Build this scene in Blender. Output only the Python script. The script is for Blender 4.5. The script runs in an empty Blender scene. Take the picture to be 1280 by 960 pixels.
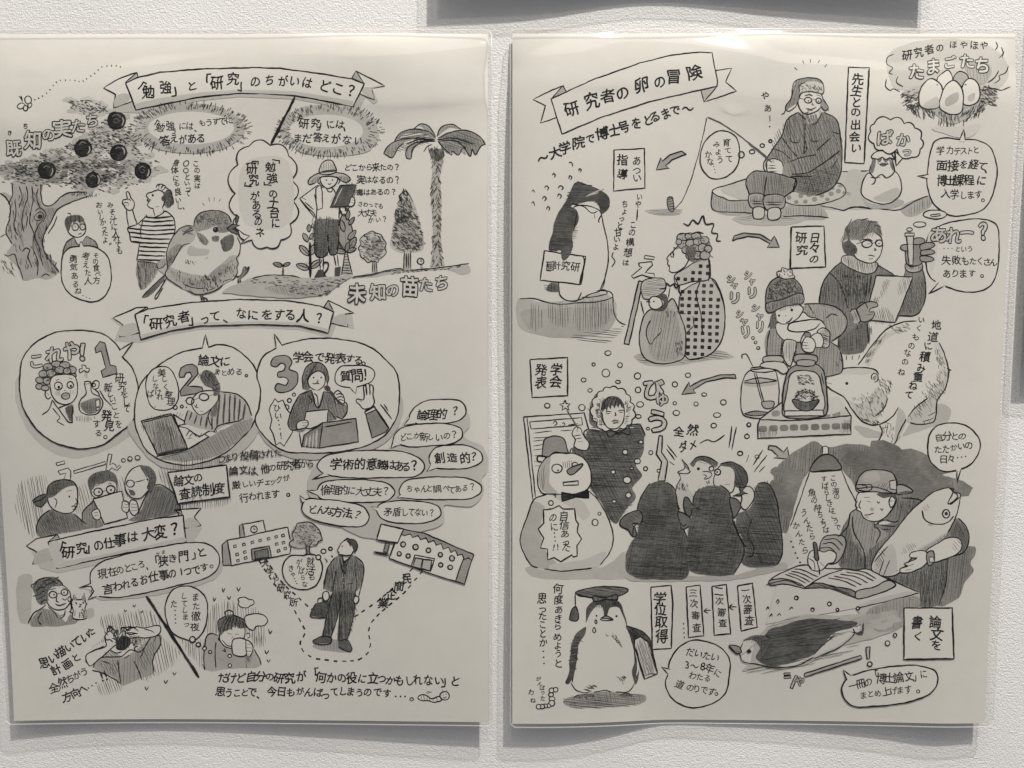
import bpy, math, random
import numpy as np
from mathutils import Vector, Matrix, geometry

# ------------------------------------------------------------------ camera
sc = bpy.context.scene
FPX, PITCH, DIST = 967.0, math.radians(4.5), 0.468      # focal length in photo pixels, tilt down, metres from the wall
W, H = 1280.0, 960.0
cam_d = bpy.data.cameras.new("camera")
cam = bpy.data.objects.new("camera", cam_d)
sc.collection.objects.link(cam)
CAM = np.array([0.0, -DIST, 0.0])
cam.location = CAM
cam.rotation_euler = (math.pi / 2 - PITCH, 0, 0)
cam_d.sensor_fit = 'HORIZONTAL'
cam_d.sensor_width = 36.0
cam_d.lens = 36.0 * FPX / W
cam_d.clip_start = 0.01
cam_d.clip_end = 50
sc.camera = cam
sc.view_settings.view_transform = 'Standard'
sc.view_settings.look = 'None'
sc.view_settings.exposure = 0.0
sc.view_settings.gamma = 1.0

# ------------------------------------------------------------------ light of the room
world = bpy.data.worlds.new("World")
sc.world = world
world.use_nodes = True
nt = world.node_tree
bg = nt.nodes['Background']
tc = nt.nodes.new('ShaderNodeTexCoord')
sep = nt.nodes.new('ShaderNodeSeparateXYZ')
ramp = nt.nodes.new('ShaderNodeValToRGB')
nt.links.new(tc.outputs['Generated'], sep.inputs[0])
nt.links.new(sep.outputs['Z'], ramp.inputs[0])
cr = ramp.color_ramp
cr.elements[0].position = 0.0
cr.elements[0].color = (0.23, 0.235, 0.25, 1)
cr.elements[1].position = 0.735
cr.elements[1].color = (0.28, 0.275, 0.26, 1)
for pos, col in ((0.785, (2.5, 2.35, 2.1, 1)), (1.0, (2.2, 2.08, 1.87, 1))):       # the pale lit ceiling
    el = cr.elements.new(pos)
    el.color = col
nt.links.new(ramp.outputs[0], bg.inputs[0])
bg.inputs[1].default_value = 1.0

def lamp(name, loc, target, power, size, col):
    d = bpy.data.lights.new(name, 'AREA')
    d.shape = 'RECTANGLE'
    d.size, d.size_y = size
    d.energy = power
    d.color = col
    o = bpy.data.objects.new(name, d)
    sc.collection.objects.link(o)
    o.location = loc
    o.rotation_euler = (Vector(target) - Vector(loc)).to_track_quat('-Z', 'Y').to_euler()
    return o
lamp("ceiling_spot", (0.86, -0.98, 2.55), (0.02, 0, 0.0), 130, (0.07, 0.05), (1.0, 0.955, 0.89))
lamp("ceiling_spot", (0.14, -1.02, 2.14), (0.02, 0, 0.0), 11, (0.10, 0.06), (1.0, 0.955, 0.89))
LEFT_DRAWINGS = """
P butterfly_drawing 0
v 0 0 4
b 1 1 125,490 140,480 155,490 155,510 135,520 125,505
b 1 1 95,520 85,535 100,545 115,540 125,525 110,515
b 1 1 120,530 118,550 130,555 138,545 135,530
b 1 1 140,520 155,515 160,525 145,540
s .9 112,508 105,490 95,480 / 112,508 108,490 105,478
d 1.1 2 4 172,500 190,492 235,465 260,435 290,405 330,400 375,402 405,408 440,390 480,360 510,335 550,328 590,330 615,340
P tree_drawing 0
v 0 120 4
f .74 0,490 40,520 48,600 30,680 60,740 30,790 90,860 115,920 190,910 240,915 295,880 260,820 215,760 220,690 265,610 285,570 330,540 400,510 450,500 470,470 400,480 330,490 300,520 260,545 225,545 205,500 215,450 190,400 140,420 60,430 60,500 20,480
f .62 150,500 190,560 180,650 160,720 190,800 240,880 295,880 260,820 215,760 220,690 265,610 285,570 260,560 215,560 190,500
f .66 120,480 150,560 110,640 120,760 90,700 100,600
m .86 16 22 330,10 440,0 540,60 520,100 400,90 340,50
m .82 16 120 0,340 100,320 200,280 330,240 500,190 640,170 700,260 810,330 810,370 720,430 650,450 560,480 430,470 330,450 200,450 100,440 0,440
m .68 15 90 0,350 100,330 220,290 420,300 600,300 700,340 720,400 600,450 430,460 330,440 200,440 100,430 0,440
m .5 12 34 60,350 260,310 420,310 620,330 640,390 500,440 330,430 100,420
m .82 14 60 340,250 440,170 520,60 620,80 650,150 700,240 560,270 400,330 200,330 100,320
m .76 13 12 440,180 520,150 640,150 690,240 560,260
n 1 5 12 25 170 330,240 440,180 480,120 540,110 640,130 700,240 620,260 440,290 250,300
n 1 5 18 25 90 345,25 440,20 520,40 535,80 430,92 355,60
n 1.1 5 12 25 520 0,345 100,325 200,285 330,250 500,195 640,180 690,260 800,330 800,370 720,430 650,455 560,480 430,470 330,455 200,450 100,440 0,440
n 1.2 6 8 25 210 60,360 200,310 420,320 620,340 630,400 500,440 330,440 100,430
n 1 5 20 25 40 440,190 520,130 640,140 680,230 560,260
n 1 5 100 25 26 330,490 440,480 520,490 420,510
s 1.1 0,485 30,510 50,545 48,610 30,680 60,740 / 60,440 62,500 40,540 / 205,440 205,500 222,545 260,545 310,500 340,485 430,480 / 440,500 360,530 290,565 260,620 222,690 215,760 250,820 295,880 / 285,600 270,640 240,690
s .9 95,450 110,500 95,560 / 130,450 140,500 120,560 110,640 120,680 / 160,450 165,520 155,570 150,640 170,690 165,760 190,830 185,900 / 190,460 185,520 200,560 / 215,620 190,650 175,700 195,760 215,850 / 75,520 80,580 70,650 90,700 / 110,780 130,760 150,770 140,800 160,860 / 100,860 115,920 / 30,690 0,705
s .8 180,590 170,610 185,625 210,615 220,595 200,580 180,590 / 175,575 200,560 230,590 215,630 / 235,640 225,690 / 140,600 130,660 / 205,720 215,745
o .15 1 200,603 10,8
n 1 10 70 25 14 225,790 260,780 290,880 260,900
s .9 20,790 40,800 70,790 85,830 100,870 / 225,795 240,820 235,790 / 250,790 258,830 / 270,860 285,830 / 205,905 230,890 250,900 / 40,860 55,880 / 20,840 35,862 / 60,880 75,905
n .8 8 80 20 90 20,600 60,500 200,480 200,640 250,820 100,880 60,760
n .8 6 55 20 18 0,820 60,830 80,900 20,880
P fruit_drawing 14
v 0 120 4
o .18 1.1 581,123 40,41 / 415,260 38,40 / 593,283 40,40 / 232,372 40,40 / 465,420 35,38 / 713,376 37,38
S .5 1 560,105 570,95 590,93 605,108 / 395,245 412,230 430,238 / 575,265 590,255 605,262 / 215,360 230,348 250,358 / 450,405 465,395 480,405 / 695,362 712,350 728,360
S .8 1.5 612,105 618,125 608,148 / 446,250 448,270 438,290 / 608,255 622,270 622,292 / 262,360 262,380 252,400 / 488,395 496,415 490,440 / 742,365 744,385 734,402
S .4 .9 565,125 580,135 598,125 580,112 566,122 / 700,376 712,385 724,376 712,366 / 455,440 465,428 / 600,290 610,280
q .8 612,92 624,120 612,155
c 1 581,80 622,100 624,140 590,166 550,155 538,120 550,90
c 1 415,218 453,240 455,275 425,302 390,295 374,262 385,232
c 1 713,334 750,355 752,390 720,415 688,405 674,372 688,345
c 1 232,330 272,350 274,388 240,413 205,402 190,370 203,340
P known_fruit_lettering 20
v 0 120 4
x 20 1 1 68,262 165,222|既知
x 18 1 1 243,195|の
x 22 1 1 310,165|実
x 20 1 1 390,152 460,125|たち
u 8 48,183|き
u 8 127,150|ち
P title_banner 30
v 0 0 4
g .82 560,455 590,475 580,560 700,565 820,540 1000,503 1200,484 1480,496 1640,525 1790,560 1850,440 1700,420 1000,440 700,480
g .82 1810,470 1870,520 1890,505 1860,440
e 1 1.2 690,388 684,362 590,395 518,440 578,472 568,540 680,500
f .8 585,475 640,470 650,495 572,535
e .72 1 684,362 625,413 692,390
e 1 1.2 1780,355 1925,430 1855,438 1872,500 1800,470 1790,420
f .8 1850,435 1920,428 1860,445 1868,490 1810,462 1815,440
e .7 1 1760,390 1780,355 1822,418
e 1 1.4 628,415 690,387 800,362 1000,345 1280,338 1400,342 1600,368 1760,395 1822,418 1765,535 1600,500 1470,478 1300,466 1200,466 1000,485 800,525 680,550
g .84 670,520 800,490 1000,462 1200,448 1470,455 1650,485 1765,505 1765,528 1600,496 1470,474 1200,463 1000,480 800,520 684,545
t 16.5 688,432 742,460 828,438 892,450 960,430 1022,405 1085,415 1165,395 1218,425 1275,410 1348,402 1415,405 1472,406 1535,415|「勉強」と「研究」のちがいは
t 17 1625,432 1690,445 1755,455|どこ？
P answered_halo 0
v 0 120 4
o .84 0 950,162 272,125
o .78 0 1110,165 115,80 / 800,170 80,70 / 950,245 190,38 / 950,75 180,38
o 1 0 955,160 215,82
r 1.1 330 .97 1.32 950,162 226,94
t 14 768,135 800,158 850,150 882,168 912,150 950,150 980,162 1012,135 1045,132 1080,128 1112,125 1146,122|「勉強」には、もうすでに
t 14 825,225 870,215 915,218 960,212 1005,212|答えがある
P unanswered_halo 0
v 300 80 4
o .84 0 468,332 222,128
o .8 0 468,420 190,40 / 620,350 75,80 / 250,320 50,80 / 400,235 120,30
o 1 0 430,335 185,82
r 1.1 330 .98 1.36 450,334 194,92
l 3 275,165 155,400
t 14 280,278 320,298 378,298 412,308 452,302 500,302 535,315|「研究」には、
t 14 290,370 335,372 387,368 430,372 480,375 535,380 590,385|まだ答えがない
P foundation_speech_cloud 4
v 300 80 4
z 1 1.2 -10,504 45,412 150,408 243,460 255,580 265,685 250,800 205,880 135,915 60,880 -10,830 -16,760 -24,648
f .93 20,500 230,480 240,800 30,800
g 1 0,830 60,880 5,898 40,865
l 1.1 -5,830 20,852 48,860 5,898 62,878
e .3 1 -18,752 -5,765 -18,810 -24,790
u 14 172,470 152,515 160,572 142,615 165,650 167,695 172,745 178,795|「勉強」の土台に
u 14 68,478 58,522 70,580 48,622 75,660 82,705 85,750 90,788 100,842|「研究」があるのネ
P pointing_man_drawing 0
v 140 200 5.333
b 1 1 95,215 108,212 125,250 145,275 150,300 140,325 115,335 90,320 80,300 68,290 75,265 100,262 98,235
s .9 75,290 95,282 110,290 / 84,305 100,298 / 100,262 115,262 122,275 / 110,290 105,310 / 98,330 100,380 108,440 / 138,328 150,380 165,420
b 1 1 265,215 240,222 228,238 242,255 232,270 245,278 236,298 245,312 270,322 300,312 340,310 350,280 345,220 300,200
g 1 275,318 290,375 345,350 335,305
s 1 272,320 285,370 / 335,310 345,345
e 1 .1 228,372 190,410 160,435 105,455 112,480 130,545 180,545 175,600 165,670 320,690 380,600 425,450 410,390 370,350 330,345 300,375 255,370
S .12 1.9 215,380 300,386 395,378 / 195,405 300,412 410,402 / 180,435 300,440 420,432 / 108,455 200,465 310,470 422,460 / 112,480 180,490 300,498 420,487 / 120,512 200,520 300,528 392,525 / 130,543 190,550 300,556 385,555 / 180,577 280,582 372,585 / 175,605 260,610 362,612 / 172,634 260,638 352,640 / 168,662 250,668 332,668
s 1 232,370 200,400 162,432 105,452 115,490 132,545 182,545 176,600 166,672 / 205,400 190,470 196,520 / 225,362 240,382 290,382 340,352 350,338 370,348 405,380 422,450 410,510 / 160,420 185,430
o .05 1 272,235 5,5
s 1 278,205 295,212 / 240,268 255,262 250,280 / 345,275 360,285 350,300 340,295
f .45 340,225 380,195 405,235 410,280 375,320 350,300 365,270
f .3 330,245 345,235 362,248 360,272 345,276 332,265
s 1 295,185 300,165 325,158 / 310,180 320,162 345,165 / 325,190 340,168 360,175 / 345,195 355,180 380,195 / 305,200 315,185 / 360,205 385,200 402,230 / 375,215 395,225 405,260 / 385,240 408,265 405,300 / 380,270 395,290 380,315 / 330,205 345,195
h .8 100 4 345,215 385,195 405,240 408,285 372,318
f .7 170,680 292,690 305,722 282,782 195,862
h .9 84 5 170,680 292,690 310,722 282,782 195,865
h 1 92 6 190,690 292,690 300,722 200,722
s 1 168,680 180,770 192,865 / 168,675 292,690
P fruit_lecture_lettering 0
v 0 120 4
u 9.5 980,338 984,372 985,412 988,448|この実は
u 9.5 932,338 932,372 936,405 935,437 942,462 940,488|○○といって
u 9.5 880,335 874,372 880,412 885,440 888,480 892,520 898,552 910,570|身体にも良いし、
P tasty_speech_lettering 0
u 10 552,545 562,580 565,620 572,655 578,690 582,715 592,745 598,775|みそ汁に入れても
u 10 495,545 502,578 508,605 515,632 522,660 525,685 525,720 545,748|おいしかったよ。
P sparrow_drawing 6
v 140 200 5.333
f .97 545,440 550,400 580,360 640,338 720,340 780,375 800,415 800,470 830,510 855,560 850,620 830,690 835,740 820,780 740,830 680,870 620,890 560,895 500,870 430,830 370,790 355,760 375,710 370,640 375,580 400,520 450,460 500,440
f .78 540,440 480,440 420,490 385,560 362,640 360,700 300,690 300,720 360,760 390,700 430,640 480,580 545,540 560,480
f .62 380,600 362,650 360,690 375,740 400,690 430,640 470,570 440,560
f .68 300,690 330,660 360,660 355,700 320,715
f .6 545,440 550,400 590,352 660,336 740,345 790,385 797,425 770,450 700,440 650,458 600,470 560,480
f .66 545,445 555,410 600,365 570,460
f .55 560,480 610,500 645,545 625,568 590,545 570,510
f .78 520,570 570,590 650,600 640,630 550,640 500,625
f .74 385,715 450,738 560,765 640,770 700,715 755,668 800,638 838,640 834,740 815,775 740,825 680,868 600,890 540,890 450,840 372,790
f .64 640,770 700,720 760,690 790,720 720,790 660,820 640,800
f .66 385,730 460,770 560,800 640,810 620,850 540,840 440,810
f .34 722,535 775,500 808,500 812,545 792,600 742,612 732,570
f .52 690,445 740,440 790,455 775,475 735,485 700,480
f .46 665,510 712,505 710,545 668,540
o .06 .8 690,465 16,16
S 1 1.1 684,459 688,457
e .35 1 765,458 800,430 852,435 806,456 852,494 800,486
l 1 790,462 848,464
h .9 60 5 725,540 775,505 808,505 812,545 790,600 745,610
h .9 55 6 560,485 610,505 645,550 620,568 585,545
h .9 85 7 665,512 712,507 710,545 668,540
h .9 25 5 460,450 545,440 540,500 470,490
h .9 50 6 370,640 430,640 400,700 375,740
n .8 5 80 12 70 440,740 560,770 640,790 760,690 830,650 815,770 680,860 540,880 420,800
n .9 6 70 15 40 590,780 720,760 700,840 600,880
n .9 5 50 20 30 555,390 600,365 620,380 570,450
n .8 6 20 20 40 600,360 720,345 780,390 770,430 640,430
n .8 4 60 15 16 490,665 560,680 540,700 490,690
s .9 545,440 550,400 580,360 640,338 720,340 780,375 798,415 / 545,440 500,437 450,460 400,520 375,580 362,640 372,720 355,760 370,790 430,830 470,855 / 830,510 855,560 850,620 828,660 842,690 832,720 838,745 820,780 800,800 / 740,830 690,870 620,890 560,895 500,870 / 300,690 305,720 340,715 360,690 / 520,555 470,570 440,620 400,690 / 545,470 500,480 470,500 / 540,450 480,480 / 480,830 540,850 620,860 / 620,760 630,790 660,800
s .8 640,650 620,660 / 800,790 740,810 / 330,660 300,690 / 520,870 560,900 / 640,870 690,850
g .42 355,768 300,815 205,905 205,920 240,912 290,860 350,795
h .9 135 4 355,768 300,815 205,920 240,912 350,795
s 1 362,790 320,860 285,915 290,925 340,850 / 355,765 280,830 200,915
g .35 586,895 600,895 610,930 596,930
s 1.2 586,895 598,935 / 602,895 612,930 / 595,935 605,920 630,922 645,945 / 600,935 605,955 / 615,930 620,955 632,945 / 590,940 600,960 612,950
s 1.2 818,772 848,778 868,756 875,722 892,712 885,740 915,712 900,745 870,775 850,790 858,815 850,832 840,800 850,780
f .5 845,780 868,756 876,722 890,718 885,745 905,725 895,750 868,778 855,800 850,830 842,800
l 1.1 603,285 618,303 / 644,250 649,276 / 683,250 682,270 / 724,262 714,277
P glasses_boy_drawing 0
v 0 120 4
f .62 312,810 330,735 370,705 400,740 430,700 475,728 492,760 500,820
s 1 312,810 330,735 372,705 / 430,700 475,728 492,760 / 372,710 385,738 402,745 / 402,745 420,715 432,700
g 1 372,706 386,736 402,744 422,712 430,700 400,695
b 1 1 335,650 345,685 375,706 412,698 430,660 415,625 360,620
f .22 338,672 322,640 330,612 355,598 385,592 412,602 424,640 410,628 400,635 385,625 372,635 360,628 352,650 348,675
h .8 100 5 325,620 380,595 420,610 420,640 340,660
S .1 1 330,612 345,640 / 350,600 358,632 / 375,595 375,630 / 395,595 400,632 / 338,600 325,625
s 1 358,600 348,585 338,588
o - 1.1 376,655 17,18 / 413,655 14,16
l 1 393,655 399,655 / 358,652 345,648
o .05 .1 378,655 3,3 / 411,655 3,3
s 1 390,690 402,690 408,684 / 400,672 396,668
b 1 1.2 400,752 350,758 318,790 306,850 312,930 335,975 380,1008 460,1030 520,1005 550,950 556,880 535,800 480,757 418,750
g 1 398,760 405,728 420,758
l 1.1 392,753 405,728 420,752
u 10.5 480,798 478,828 482,860 490,890 484,922|その食べ方
u 10.5 430,800 428,838 436,862 440,892 440,925|考えた人
u 10.5 368,815 370,855 372,900 378,940 390,975|勇気あるね
o .1 .1 415,998 3,3 / 432,1006 3,3 / 448,1012 3,3
P seedling_field_drawing 0
v 300 240 4
f .78 -90,500 0,452 80,425 200,420 350,430 560,420 540,435 500,460 430,505 300,528 100,522 -60,505
f .7 120,480 350,460 480,470 420,505 300,525 180,505
f .78 600,418 720,396 830,386 1000,382 1140,362 1152,400 1112,416 1050,392 900,397 750,412 640,428
n 1 6 4 12 120 20,440 200,425 360,435 545,430 490,470 420,520 330,520 200,480 60,455
n 1 5 -8 14 46 620,418 720,398 800,390 1000,384 1130,365 1100,385 900,398 700,412
s 1 60,432 120,418 250,418 300,428 / 560,425 640,415 720,396 800,382 820,390 / 850,392 960,382 1050,372 1110,362 1145,358 / 1085,380 1110,360
l 1.4 215,420 215,372
i .66 1 .42 215,370 165,358 / 215,370 252,355
l 1 213,368 180,360 / 217,368 240,358
l 1.4 350,425 348,250 / 354,425 352,250
i .7 1 .45 345,385 280,362 / 352,380 408,340 / 345,318 297,268 / 352,315 378,258 / 340,250 316,205 / 350,238 365,205
i .6 1 .5 345,200 344,160
h .8 60 6 285,365 340,350 340,380 / 355,375 405,340 390,375
l .8 290,362 345,382 / 400,345 352,378 / 300,270 344,315
g .78 510,415 525,300 535,300 562,415
s 1 508,415 525,300 / 535,300 562,415 / 512,405 560,408 / 514,392 556,394 / 516,380 552,380 / 518,366 550,366 / 520,352 546,352 / 522,338 543,338 / 522,324 540,324 / 524,312 538,312 / 505,415 515,405
i .62 1 .4 525,300 475,262 / 528,300 505,190 / 532,295 520,110 / 534,300 580,225 / 532,300 582,282 / 530,300 545,250 / 530,302 470,290 / 540,240 580,190 / 520,200 505,140 / 535,140 545,90 / 545,165 572,125 / 530,95 545,50
h .8 65 5 480,265 525,260 580,230 580,290 480,290
P round_shrub_drawing 2
v 300 240 4
f .86 660,195 715,220 732,270 715,325 665,355 610,335 594,280 612,220
m .66 10 26 620,240 700,230 715,300 660,340 610,300
n 1 6 20 40 110 655,200 712,225 728,275 710,325 665,350 612,330 598,280 615,225
s .9 600,300 592,280 605,260 598,240 620,215 640,205 660,195 680,205 705,212 715,235 730,255 725,280 732,300 715,325 695,335 690,350 660,345 640,355 625,338 605,325 600,300
g .7 662,350 682,350 688,400 660,402
s 1 662,348 662,402 / 682,348 686,402 / 672,352 672,398
P cypress_tree_drawing 2
v 300 240 4
f .82 820,-12 850,20 880,80 900,150 918,230 915,285 860,305 790,300 752,275 755,220 775,120 795,30
m .64 12 50 815,20 860,60 890,180 905,260 840,295 770,260 790,120
n 1.1 7 60 30 150 820,-10 850,20 862,90 840,150 780,160 775,110 800,20
n 1.1 7 35 35 240 780,140 870,90 900,160 915,240 905,290 850,300 780,290 755,250
s .9 820,-18 810,5 795,20 800,40 785,60 / 825,-15 845,10 855,30 865,50
g .7 822,305 850,305 855,385 818,387
s 1.1 822,300 818,387 / 852,300 855,387 / 832,310 832,380 / 842,310 843,380
b 1 1 903,330 918,340 918,355 905,362 890,356 888,340
n .7 3 40 60 8 895,338 910,338 910,355 895,355
l 1 904,362 906,395 / 910,362 911,395
P palm_tree_drawing 3
v 300 80 4
f .68 978,385 920,392 880,410 862,450 855,475 834,470 832,430 870,398 930,375
f .64 975,375 900,368 820,392 790,420 760,468 718,447 745,405 830,372 900,358
f .56 975,368 900,345 830,348 770,388 800,345 880,325 945,340
f .68 978,362 945,312 905,300 862,328 900,308 930,330 960,365
f .64 985,362 1005,318 1060,300 1110,328 1050,318 1010,345
f .54 990,372 1050,340 1140,333 1200,365 1228,395 1205,410 1180,455 1160,425 1150,460 1115,420 1090,455 1060,440 1040,450 1010,410
f .64 1000,390 1050,385 1110,410 1130,455 1090,425
h .8 20 7 760,440 870,370 970,375 880,420 / 1000,380 1120,340 1210,390 1120,430
h .8 170 7 780,380 880,330 960,360
s 1 978,385 900,395 865,425 855,475 / 855,475 834,472 832,430 870,396 975,378 / 718,447 745,405 830,372 975,378 / 718,447 760,468 790,420 820,395 / 772,385 800,345 880,325 945,340 978,372 / 862,328 905,300 945,312 978,365 / 985,362 1005,318 1060,300 1105,328 / 990,372 1050,342 1140,333 1200,365 1228,405 / 1228,400 1205,410 1178,455 1160,425 1152,462 1115,420 1092,455 1060,435 1060,455 1010,410 990,385 / 1000,385 1080,385 1130,425 / 985,380 1060,370 1170,400 / 970,385 900,378 830,400 / 960,400 935,415 918,440
g .75 955,435 1020,430 1015,500 1000,560 1008,700 1004,850 1010,960 1025,1012 950,1022 962,940 965,800 955,690 955,600 965,500
f .42 960,430 1018,428 1020,460 1000,480 965,478 950,455
n 1.2 9 85 22 40 945,425 1022,425 1015,480 960,480
n 1 7 60 18 90 985,480 1015,480 1002,560 1005,700 1003,860 1020,1010 990,1010
n 1 7 120 18 90 958,480 985,480 988,700 985,1010 955,1015 965,800 955,690
P plant_questions_lettering 2
v 300 80 4
t 11.5 540,518 785,515|どこから来たの？
t 11.5 605,578 785,580|実はなるの？
t 11.5 600,642 768,640|毒はあるの？
t 11.5 602,700 705,710|さわっても
t 11.5 608,745 668,745|大丈夫
t 9 655,780 690,778 722,776|かい？
P straw_hat_person_drawing 4
v 300 80 4
e 1 1 385,608 330,650 298,672 325,705 370,745 380,775 495,780 500,715 470,640 440,612
s 1 300,672 330,715 372,765 / 325,690 368,730 / 372,650 380,690 385,720 / 310,668 330,680
e 1 1 408,618 440,612 468,625 480,650 495,720 495,780 382,778 385,700 395,640
e 1 1 380,620 402,605 412,640 412,720 388,730 380,690
s 1 430,615 438,635 455,640 465,625
b 1 1 402,570 410,602 440,622 475,605 488,572 450,560
s .9 395,575 390,590 402,600 / 402,580 398,595 / 488,572 500,585 490,598
o .05 .1 432,580 4,4 / 462,580 4,4
s .9 438,598 448,602 458,597
b .8 1.1 340,592 350,570 385,550 440,545 500,545 540,560 552,578 530,592 490,568 440,562 400,568 370,595 348,602
f .72 345,592 380,565 400,562 375,592 / 490,562 540,565 545,580 525,588
h .8 100 5 345,595 385,560 400,565 370,598 / 490,562 545,565 548,585 525,590
b .93 1.1 398,545 404,505 430,482 460,485 475,510 482,538 440,552
h .6 92 6 402,540 408,500 450,485 478,535
S .2 2.6 398,543 440,535 482,532
e .22 1.2 500,608 582,604 545,712 452,716
h .9 110 4 500,608 582,604 545,712 452,716
S .85 .8 512,618 470,705
b 1 1 555,665 570,668 572,700 555,712 540,705 548,690
s .8 558,680 572,682 / 556,692 570,695
v 300 240 4
s 1 520,75 540,90 520,120 495,90 / 500,85 510,110 500,140
g .35 376,136 492,140 478,310 452,312 440,200 432,315 382,322
h 1.1 92 4 376,136 492,140 478,310 452,312 440,200 432,315 382,322
h .9 60 8 376,136 492,140 470,300 382,310
s 1 376,136 385,322 432,316 440,210 452,312 480,310 492,140 / 395,322 402,390 / 415,320 418,385 / 468,312 480,370 / 486,312 492,370
s 1 365,150 355,180 370,170 / 370,120 360,150
g .2 370,426 392,388 418,388 422,424 / 474,378 505,372 500,418 474,418
s 1.3 412,362 425,350 442,355 440,380 420,410 432,424
P unknown_seedling_lettering 4
v 300 240 4
x 22 1 1 585,508 690,502|未知
x 19 1 1 762,492|の
x 23 1 1 850,475|苗
x 20 1 1 930,465 1008,455|たち
P question_banner 8
v 0 360 4
g .84 550,150 600,190 570,265 700,275 850,235 1000,208 1300,200 1500,210 1655,250 1700,140
g .84 1640,170 1770,205 1760,120
e 1 1.2 735,95 680,100 565,150 615,185 598,245 710,220
f .84 610,190 680,180 690,218 602,240
e .72 1 735,95 675,132 745,112
e 1 1.2 1640,62 1770,125 1725,130 1740,195 1640,172
f .8 1722,128 1738,185 1660,168 1665,150
e .68 1 1620,95 1640,62 1670,120
e 1 1.3 675,132 740,105 960,72 1200,57 1450,65 1600,90 1668,120 1640,225 1500,190 1300,182 1000,190 850,215 705,257
g .86 700,235 850,195 1000,172 1300,165 1500,172 1645,205 1640,220 1500,186 1300,179 1000,186 850,211 708,252
t 16.5 712,165 780,180 850,165 920,145 975,158 1025,155 1075,140 1130,148 1205,128 1265,135 1335,135 1395,135 1450,135 1515,140 1595,150|「研究者」って、なにをする人？
P discovery_bubble 0
v 0 360 4
f .86 100,430 75,520 95,620 160,740 260,820 370,850 480,830 620,760 700,680 700,600
b 1 1.3 600,310 560,260 500,225 390,212 270,225 170,280 115,350 98,460 110,580 170,690 250,760 350,797 430,803 520,780 600,720 660,670 685,600 688,480 660,400 612,342
g 1 585,330 600,312 665,270 612,342
l 1.2 598,310 667,270 612,342
x 22 1 1 182,365 |こ
x 24 1 1 272,335 355,315|れや
x 24 1 1 412,320|！
e .6 1.1 475,300 500,268 525,275 550,385 580,390 585,425 515,448 505,415 530,400 505,315 480,325
f .55 190,480 200,430 220,390 270,368 330,372 375,400 380,440 350,430 320,430 280,440 250,470 235,510 200,505
o .7 .9 215,430 22,18 / 200,460 22,16 / 195,492 18,15 / 225,500 20,14 / 240,395 24,18 / 280,380 24,16 / 325,385 26,17 / 360,410 22,18 / 365,438 16,12 / 300,410 26,18 / 255,425 24,20 / 335,415 20,16 / 235,465 20,18
n .8 5 30 60 60 195,470 230,395 330,380 375,430 300,425 250,470
b 1 1 250,470 262,540 300,578 345,580 380,545 388,490 370,440 300,432 262,445
s 1 232,510 225,530 240,555 255,545 / 235,525 246,535
o 1 1 292,490 20,20 / 352,485 17,17
o .05 .1 294,496 7,8 / 354,490 6,7
s 1.2 280,462 295,455 / 345,448 362,455
o .75 1 328,540 21,17
s .9 315,540 340,535 / 322,510 330,515
h .7 90 5 275,515 300,515 300,540 275,540 / 345,515 370,510 370,530 345,530
g .35 325,600 362,580 365,670 345,660
h .8 85 4 325,600 362,580 365,670 345,660
s 1 210,635 245,605 262,560 / 262,560 290,600 345,670 365,672 / 262,600 300,650 285,665 322,688 / 365,585 360,670 / 290,600 330,585 350,582 / 380,640 385,665
h .8 90 6 385,640 460,645 455,668 385,668
b 1 1.1 425,470 430,530 405,555 395,590 405,620 440,635 480,630 505,605 515,570 500,545 460,525 452,470
f .55 402,575 440,560 500,550 508,575 500,605 475,625 445,630 410,610
h .8 90 4 405,580 470,560 475,625 445,630 410,610
l 1 418,468 456,468 / 428,480 452,478
e 1 1 478,562 498,558 500,590 480,595 / 480,600 496,598 496,610 482,612
b 1 1 460,480 480,462 496,470 490,500 470,505
o - 1 470,485 8,8
s 1 470,505 490,520 500,545 / 498,510 520,550 560,590 / 470,640 475,655
b 1 1 420,412 400,425 396,405 412,402 408,385 428,388 430,402 446,402 442,420 428,418
l 1 426,418 424,445 / 434,418 434,450
u 13 598,450 610,490 622,530 630,570 635,605|研究をして
u 13 540,498 552,528 562,558 572,590 582,635 592,680|新しいことを
u 13 532,640 545,690|発見
u 12 482,680 492,725|する
o - 1 527,745 9,9
P paper_writing_bubble 2
v 0 360 4
f .84 640,680 700,800 800,890 950,905 1150,860 1280,740 1300,640
b 1 1.3 1012,300 900,325 790,390 710,470 685,530 672,650 690,730 740,820 830,870 950,885 1100,840 1200,760 1265,680 1292,600 1302,510 1280,410 1220,335 1150,292 1090,283 1042,297
g 1 1012,305 1028,232 1042,300 1030,320
l 1.2 1012,300 1028,232 1042,297
f .66 790,850 850,835 920,810 1000,770 1150,690 1240,655 1262,650 1258,690 1200,755 1100,832 1000,860 900,868
e .6 1.2 895,430 905,400 930,385 962,380 985,395 990,430 960,465 935,490 1010,495 1018,520 905,542 900,515 960,440 950,420 930,425 920,445 898,448
b 1 1.1 810,392 760,410 732,460 735,540 765,600 810,612 860,600 890,560 885,470 850,405
u 10.5 808,425 822,455 830,495 842,535 855,570|美しく整理
u 10.5 775,455 780,490 790,520 800,545|しなけれ
u 10.5 752,530 770,560 775,582|ば‥
o - 1.1 876,597 10,10 / 909,593 7,7
o .1 .1 932,597 4,4
e .72 1.2 705,665 855,628 940,800 785,830
h .9 78 4 780,660 890,720 938,800 785,828
h .8 78 7 705,668 850,632 900,720 740,740
l 1.1 712,672 860,635 948,795 790,842 780,825
e 1 1.1 865,630 1045,745 940,805
s 1 780,845 940,805 1045,742 / 785,838 935,798
h .9 170 4 785,828 940,798 945,812 790,845
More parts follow.
